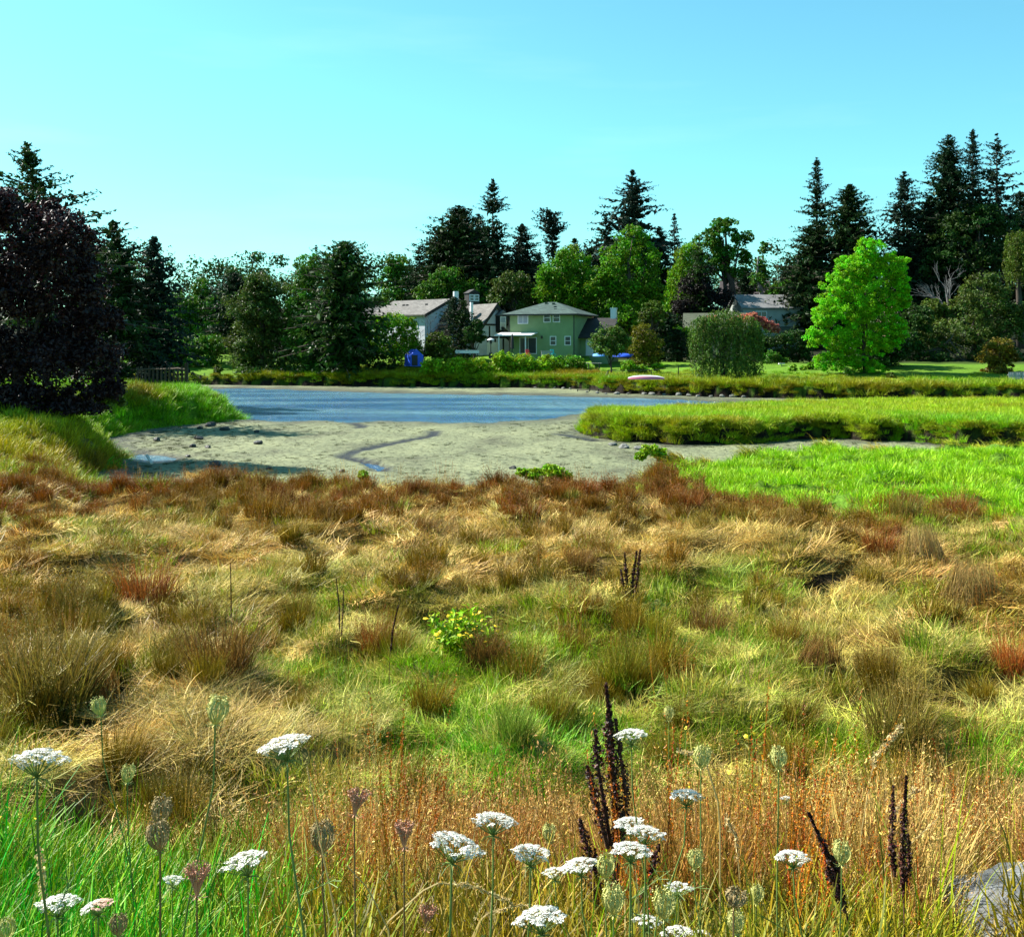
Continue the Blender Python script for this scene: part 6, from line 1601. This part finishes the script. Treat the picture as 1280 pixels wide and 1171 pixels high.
# --- yellow-flowered plants
M_YSTEM = mat_plain("green_stem", (0.10, 0.20, 0.02), .6, .2, 10); M_YFL = mat_plain("yellow_petals", (0.75, 0.52, 0.01), .6, .1, 30)
def g_flowerhead(r):
    a = np.arange(10) * math.pi / 5; V = [[0, 0, .15 * r]]
    for q in range(10): V.append([math.cos(a[q]) * r * (1 if q % 2 == 0 else .72), math.sin(a[q]) * r * (1 if q % 2 == 0 else .72), 0])
    return np.array(V), np.array([[0, 1 + q, 1 + (q + 1) % 10] for q in range(10)])
FH_V, FH_F = g_flowerhead(1.0); FH_ME = make_mesh("yellow_flower", FH_V, [FH_F], M_YFL)
def ragwort(label, px, pyb, top, halfw, Y, nst, nfl, seed, leafkey='apple', fs=.021, nl=600, ls=.05):
    rng = np.random.default_rng(700 + seed); b = ground_at(px, Y); H = at(px, top, Y)[2] - b[2]; R = halfw * Y / F
    u = thing('yellow_flowered_plant', label, 'plant', tuple(b)); k = MB(); tips = []; LP = []
    for s in range(nst):
        a = rng.uniform(0, 6.28); r = R * math.sqrt(rng.random()); hh = H * rng.uniform(.55, 1.0) * (1 - .35 * (r / R) ** 2)
        C = polyl([[0, 0, -.03], [r * .35 * math.cos(a), r * .35 * math.sin(a), hh * .5], [r * math.cos(a), r * math.sin(a), hh]], 8)
        k.tube(C, np.linspace(.006, .003, 8), 4); tips.append(C[-1])
        m = nl // nst; t = rng.uniform(.25, .98, m) * 7; i = np.minimum(t.astype(int), 6); f = (t - i)[:, None]
        LP.append(C[i] * (1 - f) + C[i + 1] * f + rng.normal(size=(m, 3)) * ls * .6)
    k.build('stem', M_YSTEM, u)
    P = np.vstack(LP); m = len(P); s = ls * rng.uniform(.6, 1.4, m)
    foliage('leaves', P, unit(rng.normal(size=(m, 3)) * .6 + np.array([0, 0, .7])), rng.normal(size=(m, 3)) + np.array([0, 0, .5]), s, s * .38, rng.random(m), rng.random(m), leafmat(leafkey), u, rng)['kind'] = 'stuff'
    for q in range(nfl):
        p = tips[q % nst] + rng.normal(size=3) * np.array([.035, .035, .015])
        link_mesh('flower_head', FH_ME, u, tuple(p), (rng.normal() * .4 - .15, rng.normal() * .4, rng.random() * 6), fs * rng.uniform(.75, 1.2))
ragwort('bushy bright green plant with yellow flowers in the centre of the meadow', 572, 835, 757, 60, 12.4, 40, 60, 1, 'hedge', fs=.027, nl=1500, ls=.085)
ragwort('yellow-green flowering plant above the white umbels, left of two', 862, 950, 872, 20, 7.0, 12, 14, 2, 'yellow', fs=.016, nl=420, ls=.05)
ragwort('yellow-green flowering plant above the white umbels, right of two', 936, 930, 858, 22, 7.2, 12, 14, 3, 'yellow', fs=.016, nl=420, ls=.05)
ragwort('yellow-flowered plant at the left edge under the wide white flower', 12, 1080, 985, 40, 3.6, 10, 14, 4, 'apple', fs=.010, nl=420, ls=.03)
ragwort('small yellow-flowered plant at the bottom edge left of centre', 548, 1171, 1128, 22, 3.2, 6, 10, 5, 'yellow', fs=.011, nl=120, ls=.025)

# --- wild carrot: white umbels, closing umbels and dry nests
M_PETAL = mat_plain("white_petals", (0.60, 0.58, 0.51), .6, .06, 60); M_PETALP = mat_plain("pinkish_petals", (0.62, 0.36, 0.28), .7, .2, 60); M_STEMG = mat_plain("carrot_stem", (0.11, 0.17, 0.035), .6, .25, 30); M_STEMB = mat_plain("dry_stem", (0.15, 0.09, 0.035), .7, .3, 30)
M_NESTG = mat_plain("green_nest", (0.48, 0.46, 0.15), .7, .25, 40); M_NESTB = mat_plain("dry_nest", (0.30, 0.22, 0.10), .8, .3, 40); M_NESTP = mat_plain("pinkish_nest", (0.46, 0.24, 0.15), .8, .2, 40)
def umbellet_mesh(seed, mat):
    r = np.random.default_rng(seed); k = MB()
    for q in range(24):
        a = q * 2.39996; rad = math.sqrt((q + .4) / 24); c = np.array([rad * math.cos(a), rad * math.sin(a), .28 * (1 - rad ** 2) + r.normal() * .06])
        s = .20 * r.uniform(.8, 1.25) * (1.2 if q > 15 else 1); n = unit(np.array([c[0] * .6, c[1] * .6, 1.0]) + r.normal(size=3) * .2); t = unit(np.cross(n, [0, 1, .1])); bb = np.cross(n, t); ph = r.random() * 6
        V = [c + n * .03] + [c + s * (1 if j % 2 else .62) * (math.cos(ph + j * .628) * t + math.sin(ph + j * .628) * bb) for j in range(10)]
        k.add(V, np.array([[0, 1 + j, 1 + (j + 1) % 10] for j in range(10)]))
        if q % 3 == 0: k.tube([[0, 0, -.75], c], .025, 3, cap=False)
    return k.mesh("umbellet", mat)
UM = [umbellet_mesh(i, M_PETAL) for i in range(3)]; UMP = [umbellet_mesh(9, M_PETALP)]
def carrot_stem(u, b, head, r, mat, lean, rng):
    m1 = head * .55 + np.array([lean * .3, rng.normal() * .02, 0]); C = polyl([np.array([lean, 0, -.05]), m1 + np.array([lean * .25, 0, 0]), head * .85 + np.array([lean * .04, 0, 0]), head], 20)
    k = MB(); k.tube(C, np.linspace(r * 1.4, r, 20), 5); k.build('stem', mat, u); return C
def wild_carrot(label, px, py, wpx, W=.085, tilt=(0, 0), lean=0.0, pink=False, n=30, seed=0, dome=.17):
    rng = np.random.default_rng(900 + seed); Y = W * F / wpx; head = at(px, py, Y); b = ground_at(px + lean * .3, Y); b[0] = head[0]
    u = thing('wild_carrot', label, 'flower', tuple(b)); h = head - b
    um = empty('umbel', tuple(h)); um.parent = u; tilt = (tilt[0] * .5 - .17, tilt[1] * .8); um.rotation_euler = (tilt[0], tilt[1], 0); ph0 = rng.random() * 6.28
    R = W / 2; k = MB(); hub = np.array([0, 0, -.27 * W])
    for q in range(n):
        a = ph0 + q * 2.39996 + rng.normal() * .12; f = math.sqrt((q + .5) / n); rr = R * f * rng.uniform(.9, 1.04) * .90; z = dome * W * (1 - f * f) - rng.random() * .012 * W
        p = np.array([rr * math.cos(a), rr * math.sin(a), z]); s = R * (.150 + .05 * f) * rng.uniform(.85, 1.15)
        o = link_mesh('umbellet', (UMP[0] if pink and p[0] > 0 else UM[q % 3]), um, tuple(p), (-p[1] / R * .45, p[0] / R * .45, rng.random() * 6), s)
        k.tube([hub, (hub + p) / 2 + np.array([p[0], p[1], 0]) * .12, p + np.array([0, 0, -.5 * s])], .0007 * W / .085, 3, cap=False)
    for q in range(9):
        a = q * .7; d = np.array([math.cos(a), math.sin(a), 0]); k.tube([hub, hub + d * R * .35 + np.array([0, 0, -.05 * W]), hub + d * R * .55 + np.array([0, 0, -.16 * W])], [.0008, .0007, .0003], 3, cap=False)
    k.build('rays', M_STEMG, um)
    M = Matrix.Rotation(tilt[0], 3, 'X') @ Matrix.Rotation(tilt[1], 3, 'Y'); hb = h + np.array(M @ Vector(hub))
    carrot_stem(u, b, hb, .0016 * W / .085, M_STEMG, lean * Y / F, rng)
    # feathery stem leaves
    k = MB()
    for q in range(3):
        z0 = hb[2] * rng.uniform(.3, .75); a = rng.random() * 6.28; d = np.array([math.cos(a), math.sin(a), .6])
        s0 = np.array([0, 0, z0]); s0[0] = lean * Y / F * (1 - z0 / hb[2]); e = s0 + d * .10; k.tube([s0, e], .0008, 3, cap=False)
        for j in range(7):
            p = s0 + (e - s0) * (.3 + .1 * j); k.tube([p, p + unit(rng.normal(size=3) + d) * .03], .0007, 3, cap=False)
    k.build('leaf', M_STEMG, u)
def nest(label, px, py, wpx, W=.036, kind='green', lean=0.0, tilt=0.0, seed=0, tall=1.15):
    wpx *= .9
    rng = np.random.default_rng(950 + seed); Y = W * F / wpx; head = at(px, py, Y); b = ground_at(px, Y); b[0] = head[0]; u = thing('wild_carrot_seed_head', label, 'seed head', tuple(b))
    mat = {'green': M_NESTG, 'brown': M_NESTB, 'pink': M_NESTP}[kind]; k = MB(); H = W * tall; R = W / 2; nr = 34
    h = head - b - np.array([0, 0, H / 2])
    for q in range(nr):
        a = q * 2.39996 + rng.normal() * .1; t = np.linspace(0, 1, 7); inner = rng.uniform(.75, 1.0)
        if kind == 'pink': rad = R * (.08 + t * .92) * inner; z = H * t ** .8 * .95
        else: rad = R * inner * np.sin(math.pi * (.03 + .74 * t ** .85)); z = H * t * rng.uniform(.88, 1.05)
        tw = a + .25 * t + rng.normal() * .05; C = np.stack([rad * np.cos(tw), rad * np.sin(tw), z], -1); k.tube(C, np.linspace(.0011, .0008, 7) * W / .036, 3, cap=False)
        for j in range(9 if kind == 'pink' else 6):
            p = C[-1 - (j % 3)] + rng.normal(size=3) * R * .12; d = unit(rng.normal(size=3) + np.array([0, 0, .8])) * R * .16
            k.tube([p, p + d], [.0012 * W / .036, .0004], 3, cap=False)
    hd = k.build('nest', mat, u); hd.location = h; hd.rotation_euler = (0, tilt, 0)
    k = MB()
    for q in range(7): a = q * .9; k.tube([[0, 0, 0], [R * .5 * math.cos(a), R * .5 * math.sin(a), -.08 * H], [R * .9 * math.cos(a), R * .9 * math.sin(a), -.02 * H]], [.0009, .0008, .0003], 3, cap=False)
    k.build('bracts', mat, hd)
    carrot_stem(u, b, h, .0013 * W / .036, M_STEMG if kind == 'green' else M_STEMB, lean * Y / F, rng)

WC = [("wide flat white umbel before the dark tussock at the far left", 48, 950, 76, .10, (-.05, .02), 28), ("white domed umbel alone on a long leaning stem left of centre", 355, 932, 68, .09, (.1, -.30), 75), ("white umbel just above the tall green blades, right of the pink seed cup", 306, 1077, 64, .09, (.0, -.35), 12),
      ("white flat umbel low at the left edge above the bottom", 72, 1130, 58, .09, (0, -.1), 10), ("greyish white umbel with pink edge at bottom left beside the seed nest", 121, 1133, 42, .07, (.1, -.3), 5, True), ("small bluish white umbel touching the pink seed cup", 216, 1100, 30, .055, (0, .05), 2),
      ("round white umbel above the biggest tilted one in the lower middle", 618, 1027, 60, .085, (0, .12), -15), ("biggest white umbel tilted down to the right in the lower middle", 570, 1058, 76, .095, (.1, .33), -60), ("lumpy white umbel right of the biggest tilted one", 664, 1067, 56, .08, (.1, .1), -20),
      ("white umbel alone highest in the lower middle, right of the dark dock", 788, 919, 44, .08, (0, -.12), 35), ("white umbel alone on the right of the white cluster", 858, 995, 45, .08, (.05, .05), -65), ("white umbel at the top left of the tight cluster beside the dock", 786, 1029, 42, .08, (0, -.15), 5), ("white umbel at the right of the tight cluster beside the dock", 808, 1042, 50, .085, (.1, .15), -5),
      ("white umbel at the bottom of the tight cluster beside the dock", 789, 1063, 54, .085, (.08, .08), -10), ("white umbel left of the upper green seed nest", 724, 1082, 48, .08, (.05, -.25), 35), ("white umbel lowest left in the slanting pair by the seed nest", 693, 1091, 34, .065, (.1, -.1), 50), ("white umbel right above the bottom green seed nests", 849, 1110, 38, .075, (.05, .1), -10),
      ("long flat white umbel near the bottom edge in the middle", 674, 1148, 70, .095, (-.02, -.2), -10), ("white umbel at the bottom edge, left of the bottom three", 810, 1152, 40, .075, (.1, .1), 0), ("white umbel at the bottom edge, middle of the bottom three", 846, 1166, 42, .08, (.05, -.1), 0), ("white umbel at the bottom edge, right of the bottom three", 876, 1170, 36, .075, (0, .1), 0),
      ("tiny white umbel far off at lower right", 983, 998, 17, .045, (0, .1), 0), ("greenish white umbel seen from the side at lower right", 992, 1072, 46, .085, (.12, .06), 30), ("tiny white umbel near the bottom edge left of the long flat one", 588, 1153, 22, .05, (0, .2), 0), ("tiny white umbel low at the bottom right", 1004, 1138, 13, .04, (0, 0), 0)]
for q, w in enumerate(WC): wild_carrot(*w[:4], W=w[4], tilt=w[5], lean=w[6], pink=len(w) > 7, n=30 if w[3] > 40 else 20, seed=q)
NS = [("pale green egg-shaped seed head on a stem leaning right, at left", 126, 883, 20, .040, 'green', 70, -.2), ("largest cream seed head on a long bending stem left of centre", 269, 888, 32, .045, 'green', -60, .15), ("pale green seed head above the twin brown nests", 159, 967, 20, .036, 'green', 15, .1),
      ("brown shaggy seed nest, upper of the twins at left", 200, 1014, 30, .045, 'brown', 5, .1), ("dark greenish seed nest, lower of the twins at left", 200, 1045, 33, .048, 'brown', 0, -.15), ("pink fluffy seed cup right of the small bluish umbel", 246, 1101, 34, .045, 'pink', 5, .05), ("pale pink seed cup left of centre", 443, 1003, 28, .042, 'pink', 5, .2),
      ("pale pink seed cup above the red stems left of the biggest umbel", 505, 1044, 28, .042, 'pink', 0, 0), ("dark brown seed nest on a thick stem left of centre", 403, 1047, 34, .048, 'brown', 10, .0), ("pinkish seed cup near the bottom edge left of the tiny umbel", 532, 1147, 25, .042, 'pink', 0, .1), ("pale green opening seed head with a straw blade behind it", 876, 946, 25, .045, 'green', -5, .1),
      ("round pale green seed head above the tiny far umbel", 973, 948, 24, .042, 'green', 0, 0), ("small far pale seed head below the yellow flowers", 836, 892, 15, .040, 'green', 0, 0), ("slim green seed head right of the white cluster", 868, 1074, 22, .036, 'green', 20, .1), ("green seed nest between the slanting pair and the cluster", 757, 1083, 26, .038, 'green', 5, .05),
      ("large yellow-green seed nest low in the lower middle", 767, 1125, 33, .042, 'green', 5, 0), ("large grey-green seed nest right of the yellow-green one", 830, 1130, 33, .042, 'green', 15, 0), ("flattened pale seed nest at bottom right of the umbels", 917, 1122, 32, .045, 'brown', 0, .3, .7), ("green seed nest at the bottom edge right of the umbels", 920, 1153, 25, .036, 'green', 0, 0), ("green seed nest half hidden at the bottom right of its neighbour", 945, 1118, 20, .036, 'green', 0, .1),
      ("pale green tulip-shaped seed head on the leaning dock at lower right", 1052, 1066, 26, .042, 'green', 0, .0), ("brown seed nest at the bottom edge by the pink-edged umbel", 148, 1156, 25, .036, 'brown', 0, 0), ("green seed nest in the bottom left corner", 8, 1162, 24, .036, 'green', 0, 0), ("tiny brown seed head among the tall green blades", 230, 1138, 11, .025, 'brown', 0, 0), ("pale faded seed nest left of the cluster stems", 686, 1041, 20, .042, 'green', 0, 0)]
for q, s in enumerate(NS): nest(*s[:4], W=s[4], kind=s[5], lean=s[6], tilt=s[7], seed=q, tall=s[8] if len(s) > 8 else 1.15)

# --- bent straw grass heads near the viewer
M_PLUME = mat_grass("straw_plume", ((0.36, 0.27, 0.10), (0.62, 0.47, 0.22)), .3)
def plume(label, pts, Y, seed, size=.013, span=.4, wd=.003, m=26, spread=.35):
    rng = np.random.default_rng(seed); b = ground_at(pts[0][0], Y); C = polyl(np.vstack([[0, 0, -.03]] + [at(px, py, Y) - b for px, py in pts]), 14)[None]
    S = C[0]; k = MB(); k.tube(S, np.linspace(wd, wd * .4, 14), 4, col=(.3, .6, .5, 1)); u = thing('straw_grass_head', label, 'grass head', tuple(b)); k.build('stalk', M_PLUME, u)
    V, Q, c = seed_heads(np.repeat(C, 6, 0), rng, m, size, span, spread); link_mesh('seed_plume', make_mesh('seed_plume', V, [Q], M_PLUME, c), u)
plume('feathery straw plume arching up at lower right behind the upright dock', [(1075, 1050), (1092, 950), (1128, 906)], 3.9, 1, .016, .35, m=40)
plume('straw plume crossing the upright dark dock', [(1105, 1080), (1120, 1010), (1146, 985)], 3.7, 2, .013, .35)
plume('long bent straw head drooping right under the biggest white umbel', [(470, 1165), (540, 1103), (590, 1106), (640, 1128)], 2.6, 3, .009, .45)
plume('lower bent straw head at the bottom edge in the middle', [(590, 1171), (606, 1142), (650, 1130), (700, 1140)], 2.6, 4, .008, .5)
plume('buff plume standing in the tall green blades at left', [(60, 1160), (54, 1110), (49, 1060)], 2.7, 5, .012, .5, m=40)
plume('curved straw head over the opening seed head', [(900, 1010), (880, 945), (848, 938)], 3.0, 6, .009, .4)
plume('long straight straw stalk crossing the lower right', [(1050, 1171), (1100, 1090), (1175, 1020)], 3.6, 7, .007, .3)
plume('thick bare brown stalk rising beside the lone domed umbel', [(425, 1171), (400, 1050), (384, 958)], 1.9, 8, .003, .05, .0022, 2)
plume('brown bent stalk leaning left under the biggest umbel', [(490, 1171), (460, 1110), (432, 1080)], 2.0, 9, .003, .05, .0018, 2)
plume('pair-forming straw tuft right of the tall dock foot', [(925, 1100), (920, 1045), (905, 1018)], 3.4, 10, .012, .5)
# small weeds and wrack on the mud
x = RNG.uniform(-20, 30, 9000); y = RNG.uniform(29, 72, 9000); d, isl = inland(x, y); mz, r_, w_, p_ = mud_z(x, y)
k = (d < -.3) & (mz > .0) & (r_ > .5) & (RNG.random(9000) < np.clip(.10 + 1.3 * (fbm(x * .4, y * .4, 1, 3) - .5) + .7 * sstep(-3, -.5, d) + .8 * blobs(*proj(x, y, mz), [(270, 590, 140, 12, 1), (230, 555, 60, 25, .5)]), 0, 1)); n = int(k.sum())
scatter("mud_weed", np.stack([x, y, mz - .01], -1)[k], pose(n, .1), np.stack([RNG.uniform(.15, .5, n), RNG.uniform(.15, .4, n), RNG.uniform(.15, .5, n)], -1), pal(n, (0.05, 0.06, 0.025), .4), pal(n, (0.10, 0.11, 0.045), .4), V_LAWN)
